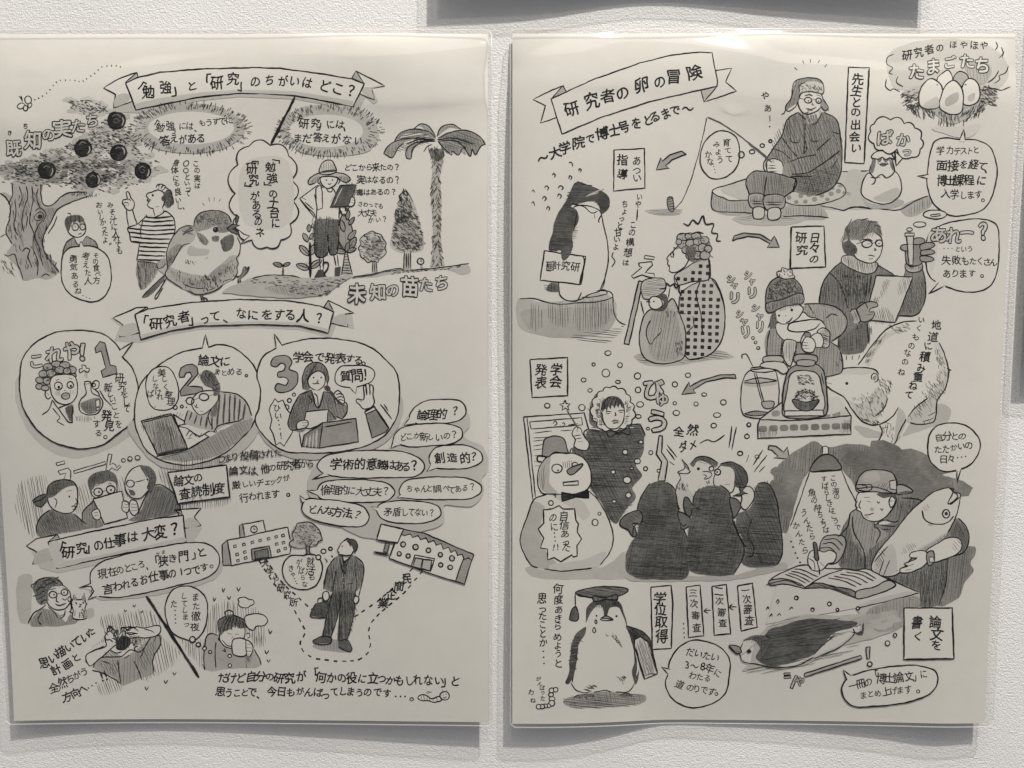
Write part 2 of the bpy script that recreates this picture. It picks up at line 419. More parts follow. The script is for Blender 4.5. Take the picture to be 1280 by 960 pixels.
b 1 1 890,690 930,700 960,720 1000,740 1050,715 1080,720 1075,690 1000,680 930,680
s .9 930,740 950,715 985,745 / 945,748 965,725 1000,750 / 935,755 960,750 / 1000,745 1010,725 / 975,690 990,680
f .8 940,610 930,680 960,690 1070,715 1120,690 1200,670 1255,650 1230,570 1180,530 1100,520 1060,600 1000,635
S .3 2 960,620 945,660 / 985,635 970,680 / 1010,640 1000,690 / 1035,645 1030,700 / 1060,640 1060,710 / 1100,530 1085,690 / 1125,525 1115,685 / 1150,530 1145,680 / 1175,535 1170,670 / 1200,555 1192,665 / 1225,580 1215,660
s 1.1 940,610 925,660 920,685 / 1100,518 1180,530 1235,575 1258,640 / 1070,720 1090,690 1200,662 1210,650 / 1060,600 1040,640 1065,705
b 1 1 960,560 965,600 1000,635 1060,600 1090,560 1085,520 1000,520
f .4 1000,450 1010,420 1030,410 1060,420 1085,450 1100,490 1095,530 1070,540 1060,500 1030,490
s .9 1005,450 1000,425 / 1010,445 1020,415 / 1020,450 1035,412 / 1040,455 1055,420 / 1055,470 1080,440 / 1065,490 1100,475 / 1070,510 1102,500 / 1075,530 1098,525 / 990,450 1000,430
n .9 6 60 40 40 1010,440 1050,420 1090,480 1080,530 1040,490
o - 1.2 950,565 20,18 / 1020,545 24,18
l 1 970,560 996,550 / 930,565 925,560 / 1044,540 1080,530
s .9 985,580 980,595 992,598 / 970,585 985,600 / 1000,615 1020,620
f .5 1060,610 1085,570 1080,640 1055,640
h .9 60 4 1060,600 1088,560 1080,640 1050,640
s .8 880,640 890,622 / 893,645 905,625 / 905,645 918,630
t 15 1018,362 1075,368 1125,368|論文に
t 14 1085,420 1120,425 1155,418 1195,420|まとめる
o - 1 1232,438 6,6
P conference_bubble 4
v 310 400 4
f .82 35,500 60,570 130,650 220,690 450,690 620,650 720,580 770,480 760,380
b 1 1.3 168,127 300,95 450,95 600,130 690,200 745,270 757,380 745,480 690,570 600,625 450,660 300,665 180,655 110,610 50,540 36,490 55,440 62,350 45,270 75,185 142,140
g 1 142,142 130,68 170,128 160,140
l 1.2 142,140 130,68 170,127
b .6 1.1 115,225 125,190 165,178 205,185 220,215 205,245 245,265 245,320 205,355 150,362 135,345 145,320 190,325 200,300 180,285 150,285 150,262 180,250 185,225 165,215 140,235
t 15 252,188 300,185 358,188 410,192 462,192 510,195 552,200|学会で発表する
o - 1 578,218 8,8
b 1 1.1 520,228 460,235 435,280 445,320 500,338 560,330 620,305 632,260 600,232
g 1 510,335 535,370 545,330
l 1 510,337 537,370 545,332
t 15 488,280 545,278 587,275|質問！
o - 1.1 192,436 13,13 / 207,402 10,10 / 230,373 8,8
e 1 1.1 112,430 135,395 150,410 175,400 195,450 215,470 208,500 222,560 205,590 180,632 160,612 140,625 125,570 110,540 120,500 105,450
u 11 145,440 152,480|ひい
o .1 .1 152,502 4,4 / 156,524 4,4 / 160,545 4,4
u 10 166,580|！
f .5 275,345 275,280 300,225 345,212 385,235 402,290 398,325 365,260 325,265 300,300 310,345
h .9 75 5 275,345 280,260 340,215 330,260 300,300 305,345 / 385,240 402,290 398,325 375,265
s 1 275,345 272,290 295,230 345,212 385,232 403,290 395,325 / 345,215 315,260 295,300
b 1 1 300,300 310,335 345,352 380,325 385,280 365,258 330,262
o .05 .1 328,288 4,5 / 366,288 4,5
s .9 345,300 350,308 343,308 / 322,315 332,320 345,315 358,320 / 340,320 352,318
f .52 255,375 320,350 345,440 375,360 420,372 440,420 470,410 492,430 488,480 450,490 430,500 300,545 265,560 215,545 200,520 220,450
h .8 100 5 255,380 320,355 340,440 290,455 270,540 215,540 / 380,370 430,380 440,440 400,450
g 1 320,350 350,440 375,358 350,352
s 1.1 255,375 218,450 200,520 215,548 250,550 / 255,375 318,350 / 318,352 335,420 350,440 370,400 378,358 / 378,358 420,370 440,420 / 330,365 345,380 350,440 / 445,420 490,415 495,460 470,492 440,480 / 300,375 320,405 310,415 / 255,560 270,640 / 405,450 440,500
f .3 378,335 395,325 415,345 400,360
h 1 45 3 378,335 395,325 415,345 400,360
S .3 3.2 405,350 450,405 480,430
b 1 1 430,370 450,352 470,368 482,395 480,415 450,415 440,395
s .9 440,375 458,368 470,375 / 442,390 462,382 478,390 / 445,402 465,398 482,405
e 1 1.1 290,458 402,448 395,510 310,545 270,535 282,500
b 1 1 245,515 270,502 298,505 300,525 275,542 245,545
s .9 270,515 298,512 / 270,528 295,525
e .62 1.2 290,570 370,515 540,492 552,610 355,640
e .5 1.1 280,575 372,518 358,640 270,632
S .9 2 295,585 285,635 / 312,575 305,638 / 328,565 322,638 / 345,550 340,640
S .2 1.6 382,535 520,510
b 1 1.1 545,395 540,405 560,425 575,443 612,440 632,415 625,380 625,330 612,322 610,375 605,320 592,318 594,375 588,328 578,330 582,385 575,400
s .9 555,405 570,410
e .55 1.1 585,455 632,430 705,540 690,560 620,590
e 1 1 582,462 628,435 640,448 590,470
s 1.1 660,420 720,495 / 680,420 702,455 / 640,450 705,545
P bubble_shadow_wash 0
v 310 400 4
f .84 700,640 760,540 860,420 1100,470 1110,520 1080,580 1180,640 1200,740 1170,800 1180,860 1120,930 980,930 980,1010 880,1055 600,1090 420,1000 300,860 340,720 500,670
P question_bubble 0 speech bubble holding three kanji and a question mark, topmost of the cluster
b 1 1.2 808,490 830,440 890,405 990,397 1070,410 1090,460 1060,500 960,518 850,520
g 1 808,488 780,525 835,516 850,480
l 1.2 808,490 780,526 835,518
t 14 872,475 920,475 970,470|論理的
t 14 1035,455|？
P question_bubble 0 speech bubble right under the topmost one
b 1 1.2 728,595 760,545 850,522 1000,520 1065,545 1070,585 1030,615 900,630 790,632
g 1 728,595 715,640 760,622 790,600
l 1.2 728,595 715,642 758,625
t 13 775,588 808,582 845,580 880,585 915,585 955,588 995,580 1030,572|どこが新しいの？
P question_bubble 0 short speech bubble at the right edge of the cluster
b 1 1.2 905,690 930,645 1010,625 1110,632 1165,665 1170,705 1120,735 1000,745 920,730
g 1 915,720 895,758 945,738 940,700
l 1.2 912,725 895,758 942,740
t 14 960,690 1020,688 1085,690 1128,685|創造的？
P question_bubble 0 widest speech bubble of the cluster
b 1 1.2 345,730 380,685 480,660 640,652 800,665 875,710 882,745 840,780 700,788 500,788 380,768
g 1 380,762 318,798 410,780
l 1.2 380,765 318,798 415,778
t 15 440,720 500,725 560,720 620,720 670,725 715,725 755,730 790,735 830,730|学術的意義はある？
P question_bubble 0 speech bubble with a tail pointing left under the widest one
b 1 1.2 345,858 370,815 450,800 600,800 700,820 735,860 700,900 560,912 420,905 360,890
g 1 350,850 295,852 345,875 370,870
l 1.2 345,852 293,852 345,875
t 14 388,850 442,850 495,852 540,855 590,860 640,860 690,855|倫理的に大丈夫？
P question_bubble 0 speech bubble at right, under the short one
b 1 1.2 755,860 780,810 860,790 1000,785 1110,795 1165,830 1165,860 1120,890 980,898 830,895 775,885
g 1 770,870 745,890 810,888
l 1.2 765,872 745,890 800,890
t 14 808,845 845,848 880,845 908,842 945,845 990,840 1018,850 1050,845 1085,840 1122,835|ちゃんと調べてある？
P question_bubble 0 tilted speech bubble lowest at left of the cluster
v 250 560 3.5556
b 1 1.2 452,268 470,230 540,228 640,238 730,265 752,310 725,345 640,348 540,330 470,300
g 1 455,240 445,212 475,235
l 1.2 455,250 443,212 472,232
t 14 500,275 540,275 575,278 610,285 655,290 700,298|どんな方法？
P question_bubble 0 speech bubble lowest at right of the cluster
b 1 1.2 785,275 800,250 870,235 980,238 1060,260 1070,295 1030,325 900,335 810,315
g 1 785,278 760,260 800,262
l 1.2 785,280 760,260 795,265
t 13 835,285 875,285 910,285 940,285 970,285 1000,290 1030,288|矛盾してない？
P pondering_lettering 0
v 0 540 4
e 1 .9 280,155 320,145 325,158 285,168
e 1 .9 290,195 340,180 355,195 352,240 320,235 330,205 300,212
e 1 .9 368,195 525,148 527,162 372,208
e 1 .9 542,110 560,112 548,165 565,155 580,165 582,180 598,165 605,172 585,192 568,185 560,178 545,195 530,190
o 1 1 617,142 10,9 / 650,133 11,10 / 688,128 13,10
P reviewers_drawing 2
v 0 540 4
h .7 80 8 110,240 230,220 220,350 200,520 160,530 90,430 75,340
h .7 75 8 380,280 450,250 460,340 390,420 / 560,250 640,230 640,330 600,320 / 780,190 850,170 850,280 900,340 840,290
f .5 190,520 180,480 200,430 250,390 300,400 370,410 430,460 470,475 350,500
f .56 410,460 420,400 470,340 500,370 500,440 520,465 460,480
f .45 660,445 700,400 740,300 780,270 850,290 890,340 905,385 880,410 760,430
f .5 640,440 700,415 700,440
h .8 60 7 190,520 200,440 260,395 420,460 350,500
h .8 110 7 670,440 720,380 760,290 850,300 890,350 900,390 800,425
s 1.1 185,510 182,470 205,425 250,388 / 370,408 430,462 / 410,450 415,400 470,342 / 690,410 740,300 790,262 850,290 890,345 905,385
b 1 1 245,300 238,340 260,380 310,405 350,405 375,385 388,350 378,270 330,250 280,260
f .38 230,320 240,270 290,242 345,245 380,265 350,270 310,290 270,320 245,330
f .36 230,310 195,318 165,345 175,368 200,372 235,350
h .9 160 5 235,320 250,262 300,243 360,255 280,310
s 1 235,320 245,265 300,240 360,245 382,270 388,340 385,360 / 228,310 190,322 160,345 / 178,365 205,375 232,350 / 165,350 205,340 230,320 / 270,330 285,345 275,380 / 355,375 375,368 375,385 362,390
o .05 .1 347,323 4,6
s 1 335,297 358,290 / 378,330 385,355 372,362
b 1 1 455,280 465,320 500,335 560,330 585,290 575,250 480,250
f .34 448,290 440,240 470,205 540,195 580,215 588,265 570,250 540,240 510,260 480,262 460,290
h .9 70 5 445,280 445,235 500,200 570,210 580,250 500,260
o - 1.2 490,300 22,20 / 553,288 22,20
l 1 512,298 532,292 / 468,302 460,300
o .05 .1 495,300 5,6 / 555,290 5,6
s 1 475,270 500,262 / 540,258 560,260
e 1 1.2 465,335 608,295 638,430 522,462
b 1 1 630,230 628,290 655,325 700,330 735,300 760,260 770,215 745,180 700,170 660,185
f .32 700,170 745,172 775,205 780,250 750,300 735,280 745,240 725,210
h .9 60 5 705,175 750,178 778,220 775,255 740,300 735,240
o - 1.2 652,258 20,18
l 1.1 670,252 725,238 / 635,240 640,255
s 1 655,295 665,312 650,315 / 640,285 655,290 / 730,235 748,245 740,265 / 668,195 672,190
f .25 645,290 660,288 680,310 668,320 650,308
b 1 1 470,390 490,385 502,410 500,435 482,440 462,420 460,400
s .9 470,405 490,402 / 472,418 492,416
b 1 1 615,345 640,350 645,385 635,402 612,392 610,360
b 1 1 655,340 680,345 690,400 670,418 648,395 648,360
s .9 620,360 640,365 / 615,375 640,378 / 655,360 682,362 / 655,375 685,378 / 655,392 685,392
P peer_review_sign 4
v 0 540 4
h .9 88 8 860,150 1090,120 1100,160 870,195 / 900,355 1150,325 1150,355 900,390
e 1 1.4 838,203 1132,165 1148,325 890,358
L .12 2 1132,165 1148,325 890,358
t 14 895,245 945,240 992,230|論文の
t 14.5 925,310 982,298 1040,290 1095,282|査読制度
t 7 935,340 970,334 1005,328|さどく
P review_lettering 4
v 250 560 3.5556
t 12.5 95,50 125,45 155,38 200,35 240,32 275,28 310,25 345,22|つまり投稿された
t 12.5 150,102 195,98 232,100 255,105 290,92 322,88 360,80 395,78 430,72 462,72 490,70|論文は、他の研究者から
t 12.5 162,165 200,162 232,158 268,155 300,150 325,150 352,140 385,135|厳しいチェックが
t 12.5 195,222 235,215 268,212 300,210 335,205|行われます
o - 1 392,208 7,7
P hard_work_banner 10
v 0 540 4
g .86 140,560 200,680 290,705 600,640 960,560 1010,480 900,430
e 1 1.2 285,512 180,535 132,570 185,600 162,660 290,630
f .8 185,600 250,585 270,630 168,655
e 1 1.2 880,388 1005,382 970,425 1005,468 925,480
f .84 960,428 1000,465 925,475 925,440
e .72 1 285,512 240,550 300,535
e .7 1 872,388 905,395 915,420
e 1 1.3 240,550 300,535 450,500 600,470 760,435 915,417 930,550 760,580 600,612 450,645 285,682
f .88 280,660 450,625 600,595 760,562 928,530 930,546 760,577 600,608 450,640 286,678
f .9 245,555 290,545 320,640 285,678
t 16.5 292,580 340,602 408,580 458,580 492,568 545,555 600,540 662,525|「研究」の仕事は
t 18 742,510 802,500 872,485|大変？
P narrow_gate_bubble 6
v 0 540 4
f .84 440,760 480,830 620,835 900,790 1090,720 1110,650
b 1 1.2 452,745 455,700 500,655 600,620 800,575 950,553 1050,565 1095,620 1090,680 1030,730 900,765 700,810 580,828 500,822 462,805
g 1 452,760 395,780 470,790 440,835 500,820 500,760
l 1.2 455,758 393,780 455,770 468,798 440,838 485,820
t 14 512,710 562,698 600,690 640,682 672,675 708,662 745,672|現在のところ、
t 14 770,645 815,645 862,632 918,622 985,610 1010,602|「狭き門」と
t 7 790,610 818,602|せま
t 14 540,785 588,772 630,762 672,752 718,740 768,725 820,715 862,708 905,700 940,698 980,690 1020,678|言われるお仕事の1つです
o - 1 1058,672 8,8
P elder_and_cat_drawing 2
v 20 690 4
f .82 15,120 75,115 80,180 60,350 25,355
f .6 80,330 130,285 200,300 250,350 270,310 310,345 260,365 150,372 70,365
f .82 345,290 385,280 390,320 350,330
b 1 1 150,200 160,260 190,285 240,285 272,250 265,195 230,165 180,170
f .42 95,210 80,180 95,150 140,130 190,125 230,150 225,170 185,175 160,200 160,250 130,265 105,250
s 1 95,165 110,140 150,128 / 80,180 75,165 95,155 / 130,150 160,140 200,145 / 150,125 190,135 215,125 / 100,200 120,180 150,175 / 85,220 110,215 140,195 / 100,240 120,230 150,215 / 120,262 140,240 155,240 / 200,135 225,150 235,168 / 150,170 185,150 210,160 / 140,215 150,200 / 110,180 130,165
n .9 7 40 50 40 95,180 150,140 220,150 160,200 130,255
o - 1.1 185,213 20,17 / 242,202 17,16
l 1 205,210 225,205 / 165,212 155,210
o .05 .1 190,213 4,5 / 240,203 4,5
s 1.1 165,190 200,182 / 230,178 252,184 / 205,225 200,245 215,252 / 195,258 215,268 250,255 / 230,230 245,240 255,230
s 1.1 150,262 130,280 90,305 58,360 / 160,275 190,300 210,330 / 245,290 240,320 215,335 / 130,300 110,340 128,368 / 265,295 300,320 312,345 / 220,318 240,312
b 1 1 284,330 286,290 278,262 284,236 300,238 322,238 342,240 350,262 344,282 352,310 352,332
g 1 282,244 290,214 306,236
g 1 326,236 340,205 348,242
l 1.1 282,246 290,214 306,238 / 326,238 340,205 348,244
f .62 292,222 302,238 286,242 / 330,236 340,212 346,238
f .8 346,290 352,330 335,330 340,290
s 1 318,258 322,265 330,258 / 322,265 320,274 312,276 / 320,274 330,276 / 284,262 276,268 / 282,270 274,278 / 350,256 358,254 / 350,262 358,264 / 296,292 294,320 / 320,300 318,332 / 340,292 346,312
l 1.2 294,250 306,256 / 332,252 344,248
o .05 .1 301,258 4,4 / 337,255 4,4
o - 1 268,236 9,12
s 1 270,248 276,275 272,300 / 262,228 268,222 276,226
n .8 5 80 20 14 322,290 344,285 348,325 325,325
P broken_plan_drawing 2
v 20 690 4
l 3.2 652,220 915,628
h .8 78 8 420,330 540,300 680,290 720,340 730,420 820,500 800,560 690,620 690,520 600,470 560,420 450,450 370,480 440,420
h .8 70 8 405,660 470,620 530,660 530,690 420,715 / 600,600 690,570 700,600 650,650
f .7 385,575 410,530 480,520 520,530 600,490 680,420 725,415 730,440 700,500 680,560 690,600 600,640 530,668 510,640 430,600
s 1.1 385,580 410,532 500,525 530,520 570,490 620,500 680,425 725,418 / 380,590 430,605 500,640 525,660 / 510,540 515,600 525,655 / 590,545 615,600 630,640 / 640,490 620,530 / 680,540 690,600 / 720,420 722,460 690,520 680,560 / 400,535 360,560 350,520 440,470
b 1 1 350,520 400,490 450,470 445,420 470,395 500,430 510,450 480,480 410,540 370,570
b 1 1 545,400 600,375 640,380 720,370 718,408 640,430 610,425 560,430
s 1 455,410 460,380 480,370 / 470,400 485,385 500,395 / 480,430 500,440 515,470 / 520,380 560,375 600,380 / 545,405 580,405 610,410 / 640,385 680,395 690,405 / 470,380 460,370 485,375
f .14 500,470 510,440 540,420 570,430 572,460 540,492 505,488
n 1 8 100 40 50 480,400 560,380 590,430 560,480 500,490
s 1 580,440 590,470 600,440 / 470,490 500,505 530,500
h .9 40 5 440,500 500,500 520,525 450,520 / 580,420 640,430 600,480
s 1.1 540,285 545,300 555,290 / 585,262 590,275 600,262 / 622,295 628,305 635,290 / 645,672 652,690 662,672 / 740,640 748,658 760,640 / 785,600 790,615 802,600
S .3 .9 505,480 500,440 512,420 / 520,490 515,430 / 535,492 530,420 / 550,488 548,425 / 562,480 562,430
h .8 65 9 420,560 500,540 510,620 440,600 / 600,510 680,450 690,540 640,600
s 1.1 352,520 348,545 362,562 / 445,420 452,440 470,438 485,452 / 447,400 462,418 / 468,396 472,380 486,384 / 486,386 498,396 505,420 / 545,378 560,392 575,388 / 560,372 590,378 612,398 / 548,402 566,412 600,408 / 610,470 590,480 600,500 / 700,425 690,450 / 430,545 470,560 / 540,535 570,515
t 14 140,555 185,530 222,500 268,475 305,450 345,425 375,400|思い描いていた
t 14 200,590 255,560 300,530|計画と
t 14 190,680 232,655 270,635 305,618 340,600|全然ちがう
t 14 255,725 298,705 335,685|方向へ
o .1 .1 362,680 4,4 / 380,668 4,4 / 400,655 4,4
t 15 428,625 448,615|!!
P coffee_all_nighter_drawing 2
v 20 690 4
h .75 88 8 980,270 1060,240 1100,250 1220,290 1225,330 1250,430 1200,480 1180,430 1000,430 950,410 955,330
h .75 88 8 830,430 950,450 950,590 900,560 850,500 / 1180,400 1250,420 1240,480 1190,480
f .74 950,420 970,408 1010,415 1040,450 1060,480 1120,500 1190,490 1225,565 1080,582 945,585
s 1.1 945,590 940,560 955,420 980,408 1010,418 / 1000,450 995,520 1000,580 / 1030,490 1050,500 1040,480 / 1190,485 1220,540 1225,565 / 1150,560 1155,580 / 932,560 942,590
b 1 1 1020,390 1020,440 1050,475 1100,480 1140,430 1140,370 1060,350
f .4 1012,400 1010,350 1040,320 1080,312 1130,335 1150,370 1120,385 1100,370 1060,390 1040,400 1025,420
h .9 70 5 1012,390 1020,340 1080,315 1140,350 1140,380 1060,390 1025,410
s 1 1050,320 1045,300 1065,290 1085,300 1085,318 / 1012,395 1012,345 1050,318 / 1055,405 1080,412 / 1095,410 1115,412 / 1080,312 1140,340 1150,380 / 1085,420 1078,432
b 1 1.2 1085,440 1100,432 1150,440 1150,515 1120,522 1085,510
b 1 1 1152,440 1170,450 1185,470 1178,510 1160,525 1152,500
s .9 1152,460 1175,462 / 1152,478 1180,480 / 1152,495 1178,497 / 1150,410 1165,405 1170,425 1155,430
h .9 60 4 1140,520 1180,515 1175,550 1155,560
o 1 1 1069,520 9,9 / 1069,568 9,9
b 1 1 1115,250 1110,235 1140,225 1165,238 1185,240 1190,260 1170,270 1160,278 1125,275 1112,260
b 1 1 1145,350 1145,325 1180,310 1230,312 1258,340 1240,368 1200,372 1190,390 1160,380
s 1.1 985,225 990,245 1000,230 / 1030,178 1035,200 1045,180 / 1058,220 1065,238 1075,220 / 1105,175 1112,195 1122,175 / 1262,385 1270,410 1280,392 / 1245,490 1252,510 1265,492 / 1255,535 1262,550 1272,535
S .22 1 1020,400 1030,360 1055,325 / 1035,400 1048,360 1070,322 / 1055,395 1065,350 1080,318 / 1075,390 1082,350 1090,318 / 1095,378 1100,345 1105,325 / 1115,382 1120,355 1118,332 / 1135,378 1140,360 1130,342
s 1 1020,420 1012,435 1022,446 / 1030,440 1060,470 1085,470
b 1 1.2 790,185 750,250 750,330 780,400 840,435 890,440 935,400 955,330 955,250 925,200 870,172
u 12 898,225 900,270 900,320 895,375|また徹夜
u 12 840,220 842,258 845,290 848,325 852,360|してしまっ
u 12 790,260|た
o .1 .1 795,292 4,4 / 796,315 4,4 / 797,335 4,4 / 798,355 4,4
o 1 1.3 882,437 14,15 / 911,464 11,10 / 943,482 10,10 / 971,500 8,8
P university_drawing 2
v 250 560 3.5556
e .66 1.1 98,430 122,410 140,520 102,522
e 1 1.1 122,410 188,398 188,340 280,322 292,372 390,352 405,430 400,470 140,522
e .66 1 175,345 190,335 200,395 178,398
s 1.1 122,410 188,398 292,372 390,352 / 188,340 200,395
o 1 1.3 240,362 15,15
l 1 240,352 241,363 248,360
e .82 1 148,434 160,430 162,440 150,444 / 188,426 200,422 202,432 190,436 / 226,416 238,412 240,422 228,426 / 260,408 272,404 274,414 262,418 / 298,400 310,396 312,406 300,410 / 332,392 344,388 346,398 334,402 / 362,386 374,382 376,392 364,396 / 158,470 170,466 172,476 160,480 / 192,460 204,456 206,466 194,470 / 334,424 346,420 348,430 336,434 / 364,418 376,414 378,424 366,428 / 162,498 174,494 176,504 164,508 / 196,486 208,482 210,492 198,496 / 342,454 354,450 356,460 344,464 / 372,444 384,440 386,450 374,454
e .58 1.1 228,450 308,435 318,485 232,498
e .45 1 242,460 300,448 305,485 246,492
h .8 90 5 242,460 300,448 305,485 246,492
f .8 420,355 460,325 510,335 540,390 520,425 480,440 420,440 398,425 410,390
m .7 12 16 420,350 520,345 530,410 430,430
n .9 5 30 60 70 410,370 460,335 520,345 535,400 480,435 410,430
s 1 400,440 398,420 415,405 408,380 425,360 430,338 455,332 475,328 500,335 515,350 530,365 540,395 545,410 525,415 520,430 500,428 / 430,440 410,445
g .45 472,430 486,430 490,470 470,470
s 1 470,430 474,470 455,478 / 488,430 488,468 510,475 / 478,440 460,420 / 482,440 500,415
P job_hunt_bubble 4
v 250 560 3.5556
b 1 1.2 455,478 400,480 370,520 370,570 405,615 460,630 515,610 540,560 540,510 510,475
u 11.5 492,505 490,545 498,575|就活も
u 11.5 440,505 442,525 450,548 458,575 465,605|がんばらな
u 11.5 405,535 415,560|きゃ
o .1 .1 420,580 3,3 / 425,592 3,3 / 430,602 3,3
o 1 1.3 526,486 11,11 / 549,459 11,10 / 580,448 8,7
s 1 585,475 590,485 582,482 / 555,490 565,505 558,508
P career_path_drawing 2
v 250 560 3.5556
d 1.3 6 5 290,490 350,580 420,650 500,720
d 1.3 6 5 262,498 320,590 400,690 440,760 468,815 460,840 446,865 460,905 500,930 560,942 640,948 710,938 745,910 758,870 750,820 760,780 820,715 900,650 990,545
d 1.3 6 5 945,535 880,600 790,680 680,755
u 9.6 290,512 310,545 328,575 348,603 370,632 393,660 416,685|大学や研究所
u 13 920,580 885,615 850,650 815,690|民間企業
P businessman_drawing 4
v 250 560 3.5556
f .7 500,880 560,850 640,860 680,890 670,905 600,905 530,895
f .56 600,485 640,475 690,480 722,520 722,600 690,640 590,640 550,620 560,560
h .9 95 5 600,485 690,480 722,520 722,600 690,640 590,640 552,625 560,550
h .8 70 8 690,490 722,520 722,600 700,640
s 1.1 600,485 565,540 550,630 / 605,545 595,600 590,640 / 690,480 725,515 720,600 705,660 / 690,540 695,620 690,640 / 640,480 638,560 640,640 / 595,600 610,605 / 655,605 680,600 / 620,490 640,560 660,490
g 1 630,478 645,520 668,480 650,470
g .2 640,505 650,505 655,550 640,552
e 1 1 655,400 625,425 610,455 618,465 615,472 635,475 650,478 672,475 685,455 690,420
s 1 625,425 632,420 / 632,478 640,505 670,480
o .05 .1 632,437 3,4
f .2 650,412 670,405 695,415 698,440 685,462 678,440 665,430
s 1 640,415 655,405 690,412 700,440 688,465 / 655,410 670,440
o .9 .1 637,575 2,2 / 637,600 2,2
f .42 590,640 690,640 680,760 650,855 615,860 622,720 600,780 580,840 545,845 560,760
h 1 88 4 590,640 690,640 680,760 650,855 615,860 622,720 600,780 580,840 545,845 560,760
h .9 70 7 590,640 690,640 660,850 620,850 622,700 560,830
s 1.1 590,640 560,760 545,845 / 622,700 600,790 580,842 / 622,720 618,860 / 690,640 680,760 652,855 / 625,650 622,720
g .25 500,855 545,838 585,845 580,865 510,868
g .25 615,862 650,852 672,885 670,902 650,898 615,882
s 1.1 500,855 545,838 585,845 580,868 508,868 500,855 / 615,860 652,852 675,890 668,905 615,885
g .28 515,690 572,680 560,752 490,745
h 1 80 4 515,690 572,680 560,752 490,745
s 1.1 515,690 490,748 562,755 / 525,690 525,670 545,668 548,685 / 525,690 570,680
b 1 1 550,640 570,640 572,672 555,680 545,660
b 1 1 688,660 702,660 705,680 692,692 682,680
P private_company_drawing 2
v 250 560 3.5556
e 1 1.1 885,365 1215,470 1175,605 1030,560 840,490
e .62 1.1 1175,480 1215,472 1175,605 1135,592
e .6 1.2 888,358 1000,380 1218,475 1208,500 1192,488 1175,495 1165,472 1145,478 1135,455 1115,465 1105,440 1080,450 1072,425 1050,432 1040,410 1015,420 1005,400 980,408 970,388 945,398 935,382 905,390 890,378
o .84 1.6 903,428 11,12 / 958,440 12,12 / 1015,455 11,11 / 1068,474 10,10 / 1120,490 11,12 / 885,470 9,10 / 925,480 10,10 / 1070,520 10,10 / 1112,530 11,10
e 1 1.2 955,475 1042,492 1025,548 938,525
e .78 1 958,488 990,492 980,535 945,525 / 992,495 1030,500 1022,545 985,535
l 1.1 955,475 952,488 1040,500
e 1 1.2 805,338 905,360 880,420 785,408
L .15 1.8 805,338 905,362 / 785,408 880,425
e .5 1 825,422 842,425 832,465 815,460
s 1.2 770,465 845,480 / 772,460 840,472 / 868,425 840,490
P closing_lettering 0
v 240 780 3.368
t 14.5 130,228 167,228 205,228 248,222 288,222 328,222 365,228 410,228 460,222 508,208 542,225 588,228 630,228 672,228 718,230 762,230 798,232 835,238 875,238 915,238 950,235 995,238 1040,240 1075,240 1108,240|だけど自分の研究が「何かの役に立つかもしれない」と
t 14.5 120,285 155,290 190,290 222,288 255,285 282,298 335,285 378,285 415,288 455,285 492,288 530,288 562,300 600,285 635,285 668,285 705,290 740,288 780,288 822,292|思うことで、今日もがんばってしまうのです
o .1 .1 858,305 4,4 / 878,305 4,4 / 897,305 4,4
o - 1.1 925,317 8,7
P caterpillar_drawing 0
v 240 780 3.368
b 1 1.1 950,310 965,298 990,302 1010,315 1040,305 1050,320 1020,330 990,322 965,322
l 1 962,300 970,322 / 975,300 980,322 / 990,302 990,322 / 1002,308 1000,326 / 1015,312 1015,328 / 1030,308 1032,328
o 1 1.1 1064,302 20,18
o .05 .1 1058,298 2,3 / 1070,296 2,3
s 1 1056,308 1064,312 1072,305 / 1058,285 1054,278 / 1070,284 1074,276 / 985,288 1000,282 / 990,292 1010,285
"""
